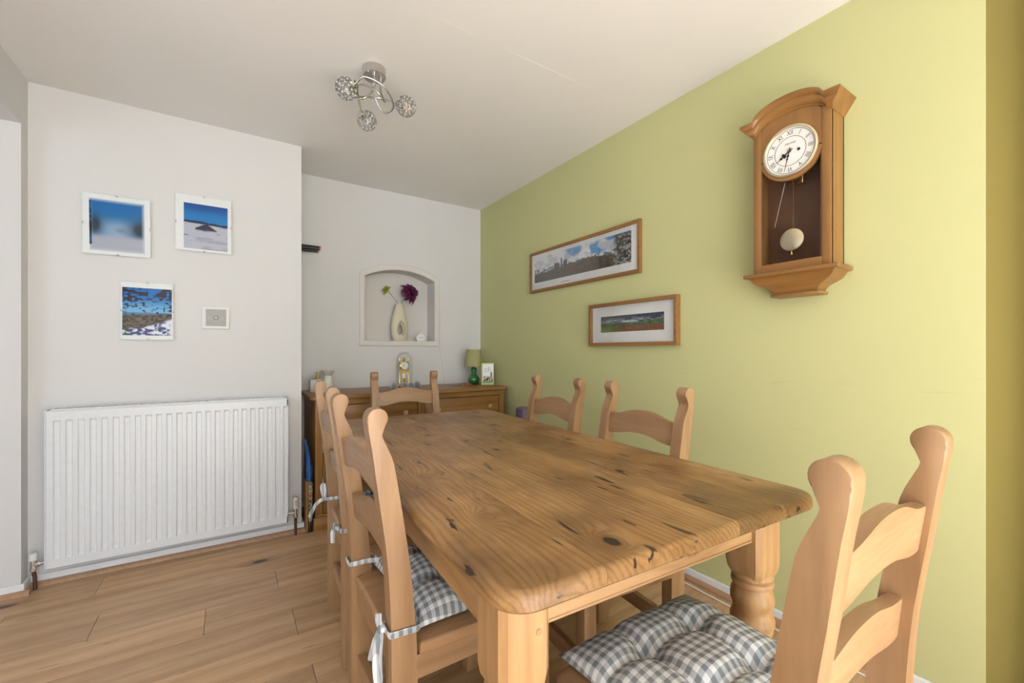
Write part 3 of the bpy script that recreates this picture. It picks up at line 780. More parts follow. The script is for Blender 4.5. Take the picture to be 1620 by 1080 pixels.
sw = thing('dimmer_switch', 'square dimmer switch with steel plate beside the lowest photograph', 'switch', (-.0745, YC, 1.309))
bm = bmesh.new(); box(bm, -.0635, .0635, -.012, 0, -.0625, .0625, .003, 2); obj('surround', bm, M['plastic_white'], sw, 40)
bm = bmesh.new(); box(bm, -.047, .047, -.018, -.011, -.047, .047, .002, 2); obj('plate', bm, M['grey_plate'], sw, 40)
bm = bmesh.new(); lathe(bm, [(.0125, 0), (.0125, .004), (.0105, .012), (.009, .0135), (0, .0135)], 20, (0, -.0175, 0), 'y', (1, 1, -1)); obj('knob', bm, M['grey_plate'], sw, 40)
for s in (-1, 1):
    bm = bmesh.new(); lathe(bm, [(.0042, 0), (.004, .0012), (0, .0015)], 12, (s*.030, -.0178, 0), 'y', (1, 1, -1)); obj('screw', bm, M['steel'], sw, 40)

# ------------------------------------------------------------------ framed landscapes on the green wall
def wall_frame(name, label, y0, y1, z0, z1, fw, dep, pic, fn, nx, ny):
    ym, zm = (y0+y1)/2, (z0+z1)/2; hw, hh = (y1-y0)/2, (z1-z0)/2
    c = thing(name, label, 'picture', (XR, ym, zm))
    for pts in (((-hw, hh), (hw, hh), (hw-fw, hh-fw), (-hw+fw, hh-fw)), ((-hw, -hh), (-hw+fw, -hh+fw), (hw-fw, -hh+fw), (hw, -hh)),
                ((-hw, -hh), (-hw, hh), (-hw+fw, hh-fw), (-hw+fw, -hh+fw)), ((hw, -hh), (hw-fw, -hh+fw), (hw-fw, hh-fw), (hw, hh))):
        bm = bmesh.new(); prism(bm, pts, 'x', -dep, 0, .0015, 1); obj('frame_side', bm, M['oak_frame'], c, 40)
    bm = bmesh.new(); box(bm, -.012, -.008, -hw+fw-.003, hw-fw+.003, -hh+fw-.003, hh-fw+.003); obj('mount', bm, M['mat'], c)
    py0, py1, pz0, pz1 = pic
    # seen from the room the picture's left side is the far end (+y)
    sheet('print', M['print'], c, (-.0123, py1-ym, pz0-zm), (0, -1, 0), (0, 0, 1), py1-py0, pz1-pz0, nx, ny, fn)
    bm = bmesh.new(); box(bm, -dep+.006, -dep+.004, -hw+fw-.002, hw-fw+.002, -hh+fw-.002, hh-fw+.002); obj('glass', bm, M['glass'], c)
    return c
f1 = wall_frame('picture_frame', 'long oak-framed panorama of ruined castle and snowy hills on green wall', 1.570, 2.604, 1.553, 1.848, .020, .022, (1.637, 2.552, 1.622, 1.802), pic_castle, 240, 60)
f2 = wall_frame('picture_frame', 'smaller oak-framed moorland view in wide white mount on green wall', 1.330, 1.961, 1.150, 1.405, .020, .032, (1.419, 1.873, 1.232, 1.326), pic_moor, 150, 40)
def text_mesh(txt, size, shear=0, extrude=0.0):
    cu = bpy.data.curves.new('t', 'FONT'); cu.body = txt; cu.size = size; cu.align_x = 'CENTER'; cu.align_y = 'CENTER'; cu.shear = shear; cu.extrude = extrude; cu.resolution_u = 3
    o = bpy.data.objects.new('t', cu); COL.objects.link(o); bpy.context.view_layer.update()
    me = bpy.data.meshes.new_from_object(o.evaluated_get(bpy.context.evaluated_depsgraph_get()))
    bpy.data.objects.remove(o); bpy.data.curves.remove(cu); t = bmesh.new(); t.from_mesh(me); bpy.data.meshes.remove(me); return t
bm = bmesh.new()    # the tiny illegible caption line on the mount of the panorama
for i in range(9): box(bm, -.0124, -.0121, .165-.010*i-.007, .165-.010*i, -.1105, -.1065)
obj('caption', bm, M['ink'], f1)

# ------------------------------------------------------------------ wall clock
CY, CF = .7785, XR-1.778          # centre along the wall, depth of the case
ck = thing('wall_clock', 'wooden pendulum wall clock with arched hood on green wall', 'clock', (XR, CY, 1.33))
Z = lambda z: z-1.33
HW = .135
for s in (-1, 1):
    bm = bmesh.new(); box(bm, -CF+.006, 0, s*HW-.008 if s > 0 else -HW, s*HW if s > 0 else -HW+.008, Z(1.425), Z(2.0), .001, 1); obj('case_side', bm, M['clock_z'], ck, 40)
    a, b = sorted((s*HW, s*(HW-.030))); bm = bmesh.new(); box(bm, -CF, -CF+.018, a, b, Z(1.428), Z(2.01), .003, 2); obj('door_stile', bm, M['clock_z'], ck, 40)
bm = bmesh.new(); box(bm, -.008, 0, -HW, HW, Z(1.425), Z(2.05)); obj('back_board', bm, M['clock_in'], ck)
bm = bmesh.new(); box(bm, -CF+.02, -.008, -HW+.008, HW-.008, Z(1.428), Z(1.436)); obj('case_floor', bm, M['clock_in'], ck)
bm = bmesh.new(); box(bm, -CF, -CF+.018, -HW+.03, HW-.03, Z(1.428), Z(1.462), .002, 1); obj('door_rail', bm, M['clock_y'], ck, 40)
# curved upper door panel: arch above, dial circle cut below
DZ, DR = 1.882, .097
pts = [(-HW+.03, Z(2.01)), (-HW+.03, Z(1.845))]
for i in range(0, 25):
    a = R(196-212*i/24); pts.append((DR*math.cos(a), Z(DZ)+DR*math.sin(a)))
pts += [(HW-.03, Z(1.845)), (HW-.03, Z(2.01))]
for i in range(1, 12):
    y = (HW-.03)*(1-2*i/12); pts.append((y, Z(2.01)+.052*(1-(y/(HW-.03))**2)))
pts = [p for p in pts]
bm = bmesh.new(); box(bm, -CF+.002, -CF+.016, -HW+.0302, -HW+.034, Z(1.462), Z(1.86)); box(bm, -CF+.002, -CF+.016, HW-.034, HW-.0302, Z(1.462), Z(1.86))
obj('door_bead', bm, M['clock_in'], ck)
def ring_panel(r0, r1, x0, x1, a0, a1, n):
    t = bmesh.new(); q = []
    for i in range(n+1):
        a = R(a0+(a1-a0)*i/n); q.append([t.verts.new((x, r*math.cos(a), Z(DZ)+r*math.sin(a))) for x, r in ((x0, r0), (x0, r1), (x1, r1), (x1, r0))])
    for a, b in zip(q, q[1:]):
        for k in range(4): t.faces.new((a[k], a[(k+1) % 4], b[(k+1) % 4], b[k]))
    t.faces.new(q[0]); t.faces.new(q[-1][::-1]); return t
# panel above the dial, built as strips between dial circle and arch
t = bmesh.new(); cols = []
for i in range(31):
    y = -(HW-.03)+2*(HW-.03)*i/30
    zb = Z(DZ)+math.sqrt(max(0, (DR+.001)**2-y*y)) if abs(y) < DR else Z(DZ)-.01
    zt = Z(2.000)+.045*(1-(y/(HW-.03))**2)
    cols.append([t.verts.new((x, y, z)) for x, z in ((-CF+.001, zb), (-CF+.001, zt), (-CF+.014, zt), (-CF+.014, zb))])
for a, b in zip(cols, cols[1:]):
    for k in range(4): t.faces.new((a[k], a[(k+1) % 4], b[(k+1) % 4], b[k]))
t.faces.new(cols[0]); t.faces.new(cols[-1][::-1]); obj('arched_panel', t, M['clock_z'], ck, 40)
obj('dial_hoop', ring_panel(DR+.001, DR+.012, -CF+.001, -CF+.014, 188, 352, 24), M['clock_y'], ck, 40)
# dial
bm = bmesh.new(); lathe(bm, [(0, 0), (.088, 0), (.088, .003), (0, .003)], 48, (-CF+.003, 0, Z(DZ)), 'x'); dial = obj('dial', bm, M['dial'], ck, 30)
bm = bmesh.new(); lathe(bm, [(.0875, -.003), (.090, -.009), (.096, -.007), (.098, 0), (.098, .006), (.0885, .006), (.0875, -.003)], 48, (-CF+.003, 0, Z(DZ)), 'x', cap=False); obj('bezel', bm, M['pale_brass'], ck, 40)
FX = -CF+.0026
def on_dial(t, r, ang, name, mat, spin=None, x=FX):
    """ang clockwise from 12 as seen from the room; seen from -x the viewer's right is -y"""
    Mx = Matrix(((0, 0, -1, 0), (-1, 0, 0, 0), (0, 1, 0, 0), (0, 0, 0, 1)))      # text x -> -y, text y -> z, normal -> -x
    rot = Matrix.Rotation(-R(ang if spin is None else spin), 4, 'Z')
    bm = bmesh.new(); merge(bm, t, Matrix.Translation((x, -r*math.sin(R(ang)), Z(DZ)+r*math.cos(R(ang)))) @ Mx @ rot)
    return obj(name, bm, mat, dial)
for i, s in enumerate(('XII', 'I', 'II', 'III', 'IIII', 'V', 'VI', 'VII', 'VIII', 'IX', 'X', 'XI')):
    t = text_mesh(s, .0225); bmesh.ops.scale(t, vec=(.82, 1.15, 1), verts=t.verts[:]); on_dial(t, .069, i*30, 'numeral', M['ink'])
on_dial(text_mesh('Hermle', .0125, .35), .030, 0, 'maker_script', M['ink'])
bm = bmesh.new()
for rr, wd in ((.0545, .0007), (.0825, .0007)):
    t = ring_panel(rr-wd, rr+wd, FX-.0002, FX+.0006, 0, 360, 64); merge(bm, t)
obj('minute_ring', bm, M['ink'], dial)
bm = bmesh.new(); t = bmesh.new(); lathe(t, [(0, 0), (.0055, 0), (.0055, .0012), (0, .0014)], 16, (FX-.001, -.030, Z(DZ)-.003), 'x'); merge(bm, t); obj('winding_hole', bm, M['ink'], dial)
def hand(L, w, curls):
    t = bmesh.new(); prism(t, [(-.0016, -.012), (.0016, -.012), (w*.5, L*.35), (.0011, L*.75), (.0003, L), (-.0003, L), (-.0011, L*.75), (-w*.5, L*.35)], 'z', 0, .0008)
    for (x, y, r) in curls: lathe(t, [(r*.45, 0), (r, 0), (r, .0008), (r*.45, .0008)], 12, (x, y, 0))
    lathe(t, [(0, 0), (.006, 0), (.006, .002), (0, .0022)], 16, (0, 0, 0)); return t
on_dial(hand(.060, .0055, [(-.005, .024, .005), (.005, .024, .005), (0, .036, .005)]), 0, 236, 'hour_hand', M['ink'], x=FX-.003)
on_dial(hand(.079, .0034, [(0, .020, .0045), (0, .032, .0035)]), 0, 193, 'minute_hand', M['ink'], x=FX-.006)
bm = bmesh.new(); lathe(bm, [(0, 0), (.0035, 0), (.003, -.003), (0, -.0035)], 12, (FX-.008, 0, Z(DZ)), 'x'); obj('centre_boss', bm, M['brass'], dial, 50)
# pendulum, chrome line standing in for a reflection, glass
bm = bmesh.new(); tube(bm, [(-.055, .012, Z(1.80)), (-.062, .010, Z(1.575))], .0022, 8); pe = obj('pendulum_rod', bm, M['clock_in'], ck, 60)
bm = bmesh.new(); lathe(bm, [(0, -.006), (.030, -.005), (.042, -.001), (.043, .001), (.030, .003), (0, .003)], 36, (-.068, .012, Z(1.553)), 'x'); obj('pendulum_bob', bm, M['pale_brass'], ck, 40)
bm = bmesh.new(); lathe(bm, [(.004, 0), (.004, .008), (.002, .016), (0, .016)], 10, (-.068, .012, Z(1.494))); obj('rating_nut', bm, M['brass'], ck, 40)
bm = bmesh.new(); tube(bm, [(-.085, .028, Z(1.775)), (-.085, .066, Z(1.61))], .0011, 6); obj('rod_reflection', bm, M['chrome'], ck, 60)
bm = bmesh.new(); box(bm, -.05, -.02, -.02, .02, Z(1.77), Z(1.86), .002, 1); obj('movement', bm, M['brass'], ck, 40)
bm = bmesh.new(); box(bm, -CF+.004, -CF+.007, -HW+.032, HW-.032, Z(1.46), Z(1.80)); obj('door_glass', bm, M['glass'], ck)
# hood: moulding swept over an arch with straight ends
path = []
EW = .168
for y in (-EW, -.124): path.append((y, Z(2.006)))
for i in range(0, 19):
    a = -1+2*i/18; path.append((a*.112, Z(2.012)+.062*math.sqrt(max(0, 1-(a*.86)**2))/1.0-.020))
for y in (.124, EW): path.append((y, Z(2.006)))
prof = [(0, -.024), (-.006, -.024), (-.007, -.018), (-.017, -.016), (-.024, -.010), (-.028, -.001), (-.028, .007), (-.035, .011), (-.040, .019), (-.040, .030), (0, .030)]   # outwards, up
t = bmesh.new(); Q = []
for (y, z) in path: Q.append([t.verts.new((-CF+.004+ox, y, z+oz)) for ox, oz in prof]+[t.verts.new((0, y, z+.030)), t.verts.new((0, y, z-.024))])
for a, b in zip(Q, Q[1:]):
    m = len(a)
    for k in range(m): t.faces.new((a[k], a[(k+1) % m], b[(k+1) % m], b[k]))
t.faces.new(Q[0]); t.faces.new(Q[-1][::-1])
# flare the ends so the side profile follows the front moulding
for v in t.verts:
    if abs(abs(v.co.y)-EW) < 1e-4:
        zz = (v.co.z-Z(2.006)); f = min(1, max(0, (zz+.024)/.044)); v.co.y = math.copysign(HW+.002+.036*f, v.co.y)
obj('hood', t, M['clock_y'], ck, 38)
# bracket base: shelf, ogee body, foot
bm = bmesh.new(); box(bm, -CF-.026, 0, -HW-.030, HW+.030, Z(1.412), Z(1.428), .005, 3)
prf = [(0, 1.412), (.008, 1.406), (.012, 1.398), (.020, 1.388), (.038, 1.378), (.060, 1.368), (.072, 1.356), (.076, 1.345)]
t = bmesh.new(); Q = []
for ins, z in prf:
    hx = CF+.012-ins*.70; hy = HW+.016-ins
    Q.append([t.verts.new(p) for p in ((0, -hy, Z(z)), (-hx, -hy, Z(z)), (-hx, hy, Z(z)), (0, hy, Z(z)))])
for a, b in zip(Q, Q[1:]):
    for k in range(4): t.faces.new((a[k], a[(k+1) % 4], b[(k+1) % 4], b[k]))
t.faces.new(Q[0]); t.faces.new(Q[-1][::-1]); merge(bm, t)
box(bm, -CF+.030, 0, -.086, .086, Z(1.333), Z(1.345), .004, 2)
obj('bracket_base', bm, M['clock_y'], ck, 38)

# ------------------------------------------------------------------ ceiling light
cl = thing('ceiling_light', 'chrome ceiling light with three swirling arms and beaded globe shades', 'light', (.541, 1.963, H))
bm = bmesh.new(); lathe(bm, [(0, -.040), (.047, -.040), (.050, -.037), (.051, -.004), (.051, 0), (0, 0)], 36); obj('ceiling_plate', bm, M['satin'], cl, 35)
globes = [(-.120, .004, -.128), (.146, -.008, -.128), (.006, .150, -.166)]
rs = random.Random(3)
def globe_arm(i, g):
    g = Vector(g); a = math.atan2(g.y, g.x); d = Vector((math.cos(a), math.sin(a), 0)); n = Vector((-d.y, d.x, 0))
    st = -n*.028 - d*.006
    P = [st+Vector((0, 0, -.038)), st+Vector((0, 0, -.10)), -n*.035-d*.05+Vector((0, 0, -.165)), n*.01-d*.085+Vector((0, 0, -.150)), n*.06-d*.03+Vector((0, 0, -.105)), n*.062+d*.055+Vector((0, 0, -.088)), g-d*.030+n*.030+Vector((0, 0, .012)), g-d*.012+n*.012]
    bm = bmesh.new(); tube(bm, catmull(P, 8), .0042, 10); ar = obj('arm', bm, M['satin'], cl, 60)
    ax = (g-P[-2]).normalized()
    bm = bmesh.new(); t = bmesh.new(); lathe(t, [(.008, -.052), (.018, -.050), (.020, -.034), (.020, -.030), (.017, -.030), (0, -.034)], 18)
    merge(bm, t, Matrix.Translation(g) @ Vector((0, 0, 1)).rotation_difference(ax).to_matrix().to_4x4()); obj('lamp_holder', bm, M['chrome'], cl, 40)
    # woven wire globe: many small hoops over a sphere
    bm = bmesh.new(); r = .045; nn = 62
    for k in range(nn):
        zz = 1-2*(k+.5)/nn; ph = k*2.39996+i; rr = math.sqrt(1-zz*zz); u = Vector((rr*math.cos(ph), rr*math.sin(ph), zz))
        e1 = u.orthogonal().normalized(); e2 = u.cross(e1); h = .0095+.002*rs.random()
        ring_ = []
        for q in range(11):
            an = 2*PI*q/10; p = u*math.sqrt(r*r-h*h)+e1*h*math.cos(an)+e2*h*math.sin(an); ring_.append(g+p.normalized()*r)
        tube(bm, ring_, .0013, 4, caps=False)
    sh = obj('wire_globe', bm, M['dark_wire'], cl, 60)
    # faceted glass beads threaded on the wire
    bm = bmesh.new()
    for k in range(64):
        zz = 1-2*(k+.5)/64; ph = k*2.39996+i*2; rr = math.sqrt(1-zz*zz); c_ = g+Vector((rr*math.cos(ph), rr*math.sin(ph), zz))*(r-.002)
        lathe(bm, [(0, -.0048), (.0042, -.001), (.0042, .001), (0, .0048)], 5, tuple(c_))
    obj('glass_beads', bm, M['bead'], sh)
    bm = bmesh.new(); lathe(bm, [(.006, -.02), (.009, -.006), (.009, .006), (0, .014)], 12, tuple(g)); obj('bulb', bm, M['amber'] if i == 1 else M['plastic_white'], cl, 60)
M['dark_wire'] = plain('dark silver wire', (.34, .33, .32, 1), .35, 1)
M['bead'] = plain('clear crystal bead', (.74, .73, .71, 1), .08, 0, 1.0)
for i, g in enumerate(globes): globe_arm(i, g)

# ------------------------------------------------------------------ sideboard
SX0, SX1, SY0, SZ = .405, 1.852, 2.862, .840
sb = thing('sideboard', 'dark waxed pine sideboard with two wide drawers below the niche', 'sideboard', ((SX0+SX1)/2, 3.12, 0))
cxs = (SX0+SX1)/2; hw = (SX1-SX0)/2; yf = SY0-3.12; yb = 3.384-3.12
bm = bmesh.new(); prism(bm, [(-hw, yf+.02), (-hw+.02, yf), (hw-.02, yf), (hw, yf+.02), (hw, yb), (-hw, yb)], 'z', SZ-.026, SZ, .006, 3); obj('worktop', bm, M['side_x'], sb, 40)
bw = hw-.030; fy = yf+.028
for s in (-1, 1):
    a, b = sorted((s*bw, s*(bw-.020))); bm = bmesh.new(); box(bm, a, b, fy+.022, yb-.004, .0, SZ-.026); obj('side_panel', bm, M['side_z'], sb)
    a, b = sorted((s*bw, s*(bw-.042))); bm = bmesh.new(); box(bm, a, b, fy, fy+.022, .0, SZ-.026, .002, 1); obj('stile', bm, M['side_z'], sb, 40)
bm = bmesh.new(); box(bm, -.024, .024, fy, fy+.022, .095, SZ-.056, .002, 1); obj('stile', bm, M['side_z'], sb, 40)
bm = bmesh.new(); box(bm, -bw+.042, bw-.042, fy, fy+.022, SZ-.064, SZ-.026, .002, 1); obj('top_rail', bm, M['side_x'], sb, 40)
bm = bmesh.new(); box(bm, -bw+.042, bw-.042, fy, fy+.022, .585, .613, .002, 1); obj('middle_rail', bm, M['side_x'], sb, 40)
bm = bmesh.new(); box(bm, -bw-.012, bw+.012, fy-.014, fy, 0, .085, .004, 2); box(bm, -bw, bw, fy-.008, fy, .085, .098, .003, 1); obj('plinth', bm, M['side_x'], sb, 40)
bm = bmesh.new(); box(bm, -bw+.02, bw-.02, fy+.03, yb-.004, .06, .08); box(bm, -bw+.02, bw-.02, yb-.014, yb-.004, .08, SZ-.03); obj('carcass', bm, M['side_x'], sb)
def knob(parent, x, z):
    bm = bmesh.new(); lathe(bm, [(.008, 0), (.008, .010), (.016, .018), (.018, .026), (.012, .033), (0, .035)], 16, (x, fy, z), 'y', (1, 1, -1)); obj('knob', bm, M['pine_x'], parent, 50)
for s in (-1, 1):
    a, b = sorted((s*.026, s*(bw-.044))); mid = (a+b)/2
    bm = bmesh.new(); box(bm, a+.002, b-.002, fy+.005, fy+.020, .617, SZ-.068, .003, 2); d = obj('drawer', bm, M['side_x'], sb, 40)
    for kx in (-.215, .215): knob(d, mid+kx, .695)
    for (p, q, near) in ((a, mid-.0015, 1 if s < 0 else 0), (mid+.0015, b, 0)):
        bm = bmesh.new(); fr = .055
        for (u0, u1, v0, v1) in ((p, p+fr, .100, .583), (q-fr, q, .100, .583), (p+fr, q-fr, .100, .100+fr), (p+fr, q-fr, .583-fr, .583)): box(bm, u0, u1, fy+.002, fy+.020, v0, v1, .0015, 1)
        dr = obj('door', bm, M['side_z'], sb, 40)
        bm = bmesh.new(); box(bm, p+fr-.004, q-fr+.004, fy+.009, fy+.015, .100+fr-.004, .583-fr+.004); obj('door_panel', bm, M['side_z'], dr)
        kx = q-.027 if p == a else p+.027
        knob(dr, kx, .36)
        hx = p if p == a else q
        for hz in (.30, .51):
            bm = bmesh.new(); lathe(bm, [(.004, -.028), (.004, .028)], 10, (hx, fy+.000, hz)); obj('hinge', bm, M['steel'], dr, 40)

# ------------------------------------------------------------------ things on the sideboard
lamp = thing('table_lamp', 'small table lamp with green gourd base and olive shade on sideboard', 'lamp', (1.722, 3.215, SZ))
bm = bmesh.new(); lathe(bm, [(0, 0), (.032, 0), (.036, .004), (.036, .008)], 28); obj('foot', bm, M['black'], lamp, 40)
bm = bmesh.new(); lathe(bm, [(.030, .008), (.040, .016), (.049, .032), (.050, .042), (.044, .058), (.030, .076), (.019, .088), (.0175, .094), (.022, .104), (.0265, .116), (.0255, .128), (.019, .140), (.013, .148), (.010, .158)], 32); obj('base', bm, M['lamp_green'], lamp, 60)
bm = bmesh.new(); lathe(bm, [(.008, .156), (.008, .19), (.013, .19), (.013, .215), (0, .215)], 14); obj('bulb_holder', bm, M['brass'], lamp, 40)
t = bmesh.new()
rr = [[t.verts.new((r_*math.cos(2*PI*k/40), r_*math.sin(2*PI*k/40), z_)) for k in range(40)] for r_, z_ in ((.079, .150), (.061, .296), (.0595, .296), (.0775, .150))]
for a, b in zip(rr, rr[1:]+rr[:1]):
    for k in range(40): t.faces.new((a[k], a[(k+1) % 40], b[(k+1) % 40], b[k]))
obj('lamp_shade', t, M['shade'], lamp, 40)

card = thing('greeting_book', 'small lime-edged picture card with coloured figures beside the green lamp', 'book', (1.785, 3.085, SZ), R(-14))
bm = bmesh.new(); box(bm, -.053, .053, 0, .020, 0, .182, .002, 1); obj('cover', bm, M['lime_card'], card, 40)
sheet('print', M['print'], card, (-.043, -.0006, .014), (1, 0, 0), (0, 0, 1), .088, .156, 36, 60, pic_card)

an = thing('anniversary_clock', 'brass anniversary clock under a glass dome on sideboard', 'clock', (1.140, 3.285, SZ))
bm = bmesh.new(); lathe(bm, [(0, 0), (.070, 0), (.071, .008), (.066, .014), (.064, .020), (.058, .024), (0, .024)], 36); obj('base', bm, M['brass'], an, 35)
bm = bmesh.new(); lathe(bm, [(.064, .022), (.064, .20), (.061, .228), (.052, .250), (.036, .267), (.018, .275), (0, .277)], 36); 
bm.faces.ensure_lookup_table(); bmesh.ops.delete(bm, geom=[f for f in bm.faces if len(f.verts) > 10], context='FACES'); obj('dome', bm, M['dome'], an, 60)
for s in (-1, 1):
    bm = bmesh.new(); lathe(bm, [(.006, .024), (.0045, .03), (.0035, .10), (.0035, .20), (.006, .206), (.003, .212), (.006, .220), (.003, .230), (0, .236)], 12, (s*.036, .008, 0)); obj('column', bm, M['brass'], an, 50)
bm = bmesh.new(); box(bm, -.042, .042, .000, .016, .115, .124, .001, 1); box(bm, -.032, .032, .002, .014, .124, .200, .001, 1); obj('movement', bm, M['brass'], an, 40)
bm = bmesh.new(); lathe(bm, [(0, 0), (.037, 0), (.037, .006), (.031, .010), (.031, .007), (0, .007)], 32, (0, 0, .165), 'y', (1, 1, -1)); obj('bezel', bm, M['brass'], an, 40)
bm = bmesh.new(); lathe(bm, [(0, 0), (.031, 0), (.031, .0075), (0, .008)], 32, (0, 0, .165), 'y', (1, 1, -1)); df = obj('dial', bm, M['dial'], an, 40)
bm = bmesh.new()
for k in range(12):
    a = R(30*k); x, z = .0245*math.sin(a), .165+.0245*math.cos(a); box(bm, x-.0014, x+.0014, -.0092, -.0078, z-.0022, z+.0022)
box(bm, -.0008, .0008, -.0096, -.0082, .165, .186)
t = bmesh.new(); box(t, -.001, .001, -.0100, -.0086, 0, .015); merge(bm, t, Matrix.Translation((0, 0, .165)) @ Matrix.Rotation(R(-52), 4, 'Y')); obj('marks_and_hands', bm, M['ink'], df)
bm = bmesh.new(); lathe(bm, [(.0035, .200), (.009, .206), (.004, .214), (.008, .222), (.003, .232), (0, .240)], 12, (0, .006, 0)); obj('finial', bm, M['brass'], an, 50)
bm = bmesh.new(); tube(bm, [(0, .008, .115), (0, .008, .056)], .0012, 6)
for k in range(4):
    a = R(45+90*k); c_ = (.026*math.cos(a), .008+.026*math.sin(a), .050); tube(bm, [(0, .008, .056), c_], .0014, 6)
    lathe(bm, [(0, -.010), (.007, -.007), (.010, 0), (.007, .007), (0, .010)], 14, c_)
obj('torsion_pendulum', bm, M['brass'], an, 60)
bm = bmesh.new(); box(bm, -.014, .014, .010, .012, .066, .108, .001, 1); obj('mirror_plate', bm, M['chrome'], an, 40)

def pine_cone(label, x, y, s, rz):
    c = thing('pine_cone', label, 'pine cone', (x, y, SZ), rz, 'frosted pine cones on the sideboard'); rs = random.Random(int(x*1000))
    core = bmesh.new(); lathe(core, [(0, 0), (.012*s, .003*s), (.016*s, .014*s), (.012*s, .030*s), (.004*s, .043*s), (0, .045*s)], 10); obj('core', core, M['cone'], c, 60)
    bm = bmesh.new(); tip = bmesh.new(); nn = 54
    for k in range(nn):
        f = k/nn; ph = k*2.39996; zc = (.004+.038*f)*s; rad_ = (.018*math.sin(PI*(.22+.74*f))+.001)*s; L_ = .0125*s*(1-.55*f)
        d = Vector((math.cos(ph), math.sin(ph), .55*f-.05)).normalized(); n_ = Vector((-math.sin(ph), math.cos(ph), 0)); up = d.cross(n_)*-1
        p = Vector((math.cos(ph)*rad_*.6, math.sin(ph)*rad_*.6, zc)); wv = .0050*s*(1-.4*f)
        for target, a0, a1, th in ((bm, 0, .8, .0012*s), (tip, .72, 1.0, .0018*s)):
            p0 = p+d*(L_+rad_*.4)*a0; p1 = p+d*(L_+rad_*.4)*a1
            vs_ = [target.verts.new(q+Vector((0, 0, max(0, .0005-q.z)))) for q in (p0-n_*wv*.7-up*th, p0+n_*wv*.7-up*th, p1+n_*wv-up*th, p1-n_*wv-up*th, p0-n_*wv*.7+up*th, p0+n_*wv*.7+up*th, p1+n_*wv+up*th, p1-n_*wv+up*th)]
            for fi in ((0, 3, 2, 1), (4, 5, 6, 7), (0, 1, 5, 4), (1, 2, 6, 5), (2, 3, 7, 6), (3, 0, 4, 7)): target.faces.new([vs_[i] for i in fi])
    obj('scales', bm, M['cone'], c); obj('frosted_tips', tip, M['cone_tip'], c)
pine_cone('frosted pine cone farthest left, apart from the other three', 1.022, 3.17, .98, .3)
pine_cone('frosted pine cone in front of the domed clock, second from left', 1.098, 3.155, 1.0, 1.2)
pine_cone('frosted pine cone right of the domed clock front, third from left', 1.152, 3.165, .98, 2.2)
pine_cone('frosted pine cone farthest right, nearest the chair post', 1.206, 3.18, 1.08, 3.1)

ob = thing('oil_burner', 'white pierced porcelain oil burner with bowl top at sideboard left end', 'oil burner', (.560, 3.19, SZ))
bm = bmesh.new(); lathe(bm, [(.040, 0), (.042, .01), (.036, .06), (.028, .10), (.024, .112), (.022, .112), (.026, .10), (.033, .06), (.038, .012)], 24); 
body = obj('body', bm, M['porcelain'], ob, 50)
bm = bmesh.new()
for zi in range(5):
    for k in range(14):
        a = 2*PI*(k+.5*(zi % 2))/14; r_ = .0412-.0022*zi-.0012; z_ = .022+.017*zi; lathe(bm, [(0, -.0004), (.0036, 0), (0, .0030)], 6, (r_*math.cos(a), r_*math.sin(a), z_))
obj('pierced_holes', bm, M['smoke'], body)
bm = bmesh.new(); lathe(bm, [(0, .108), (.022, .110), (.036, .128), (.048, .146), (.046, .147), (.032, .130), (.018, .115), (0, .114)], 28); obj('bowl', bm, M['porcelain'], ob, 50)
hs = thing('candle_glass', 'square smoky glass candle holder behind the chair posts on sideboard', 'candle holder', (.482, 3.21, SZ))
t = bmesh.new(); box(t, -.036, .036, -.036, .036, 0, .088, .004, 2); obj('holder', t, M['smoke'], hs, 40)
bm = bmesh.new(); lathe(bm, [(.015, .088), (.015, .135), (.012, .138), (0, .138)], 16, (.018, .0, 0)); obj('candle', bm, M['olive_wax'], hs, 40)
di = thing('small_dish', 'small white oval dish with dark contents at sideboard left end', 'dish', (.585, 3.06, SZ))
bm = bmesh.new(); lathe(bm, [(0, 0), (.020, 0), (.030, .014), (.031, .020), (.029, .020), (.024, .010), (0, .008)], 24); obj('dish', bm, M['porcelain'], di, 50)
bm = bmesh.new(); rs = random.Random(4)
for k in range(6): lathe(bm, [(0, -.006), (.007, 0), (0, .006)], 6, (rs.uniform(-.014, .014), rs.uniform(-.014, .014), .016+rs.uniform(0, .006)))
tag(obj('contents', bm, M['black'], di), 'dark trinkets')

pk = thing('pocket_knife', 'small red folding knife lying beside the green lamp', 'knife', (1.640, 3.16, SZ), R(8))
bm = bmesh.new(); prism(bm, [(-.034, -.006), (-.026, -.010), (.026, -.010), (.034, -.006), (.036, 0), (.034, .006), (.026, .010), (-.026, .010), (-.034, .006), (-.036, 0)], 'z', 0, .013, .003, 2); obj('handle', bm, M['red'], pk, 40)
bm = bmesh.new(); box(bm, -.030, .030, -.0102, -.0086, .004, .009); obj('blade', bm, M['chrome'], pk)
ke = thing('key_bunch', 'bunch of dark keys on a ring lying left of the red knife', 'keys', (1.555, 3.15, SZ), R(15))
bm = bmesh.new(); tube(bm, [(.030+.016*math.cos(2*PI*k/16), .016*math.sin(2*PI*k/16), .004+.006*(k % 2)*0) for k in range(17)], .0015, 6); obj('ring', bm, M['steel'], ke, 60)
for k in range(3):
    bm = bmesh.new(); t = bmesh.new(); lathe(t, [(0, 0), (.011, 0), (.011, .002), (0, .002)], 14, (0, 0, 0)); box(t, -.050, -.008, -.0035, .0035, 0, .002); box(t, -.046, -.040, -.007, -.003, 0, .002)
    merge(bm, t, Matrix.Translation((.010, 0, .0005+.0024*k)) @ Matrix.Rotation(R(-24+24*k), 4, 'Z')); obj('key', bm, M['copper'], ke)

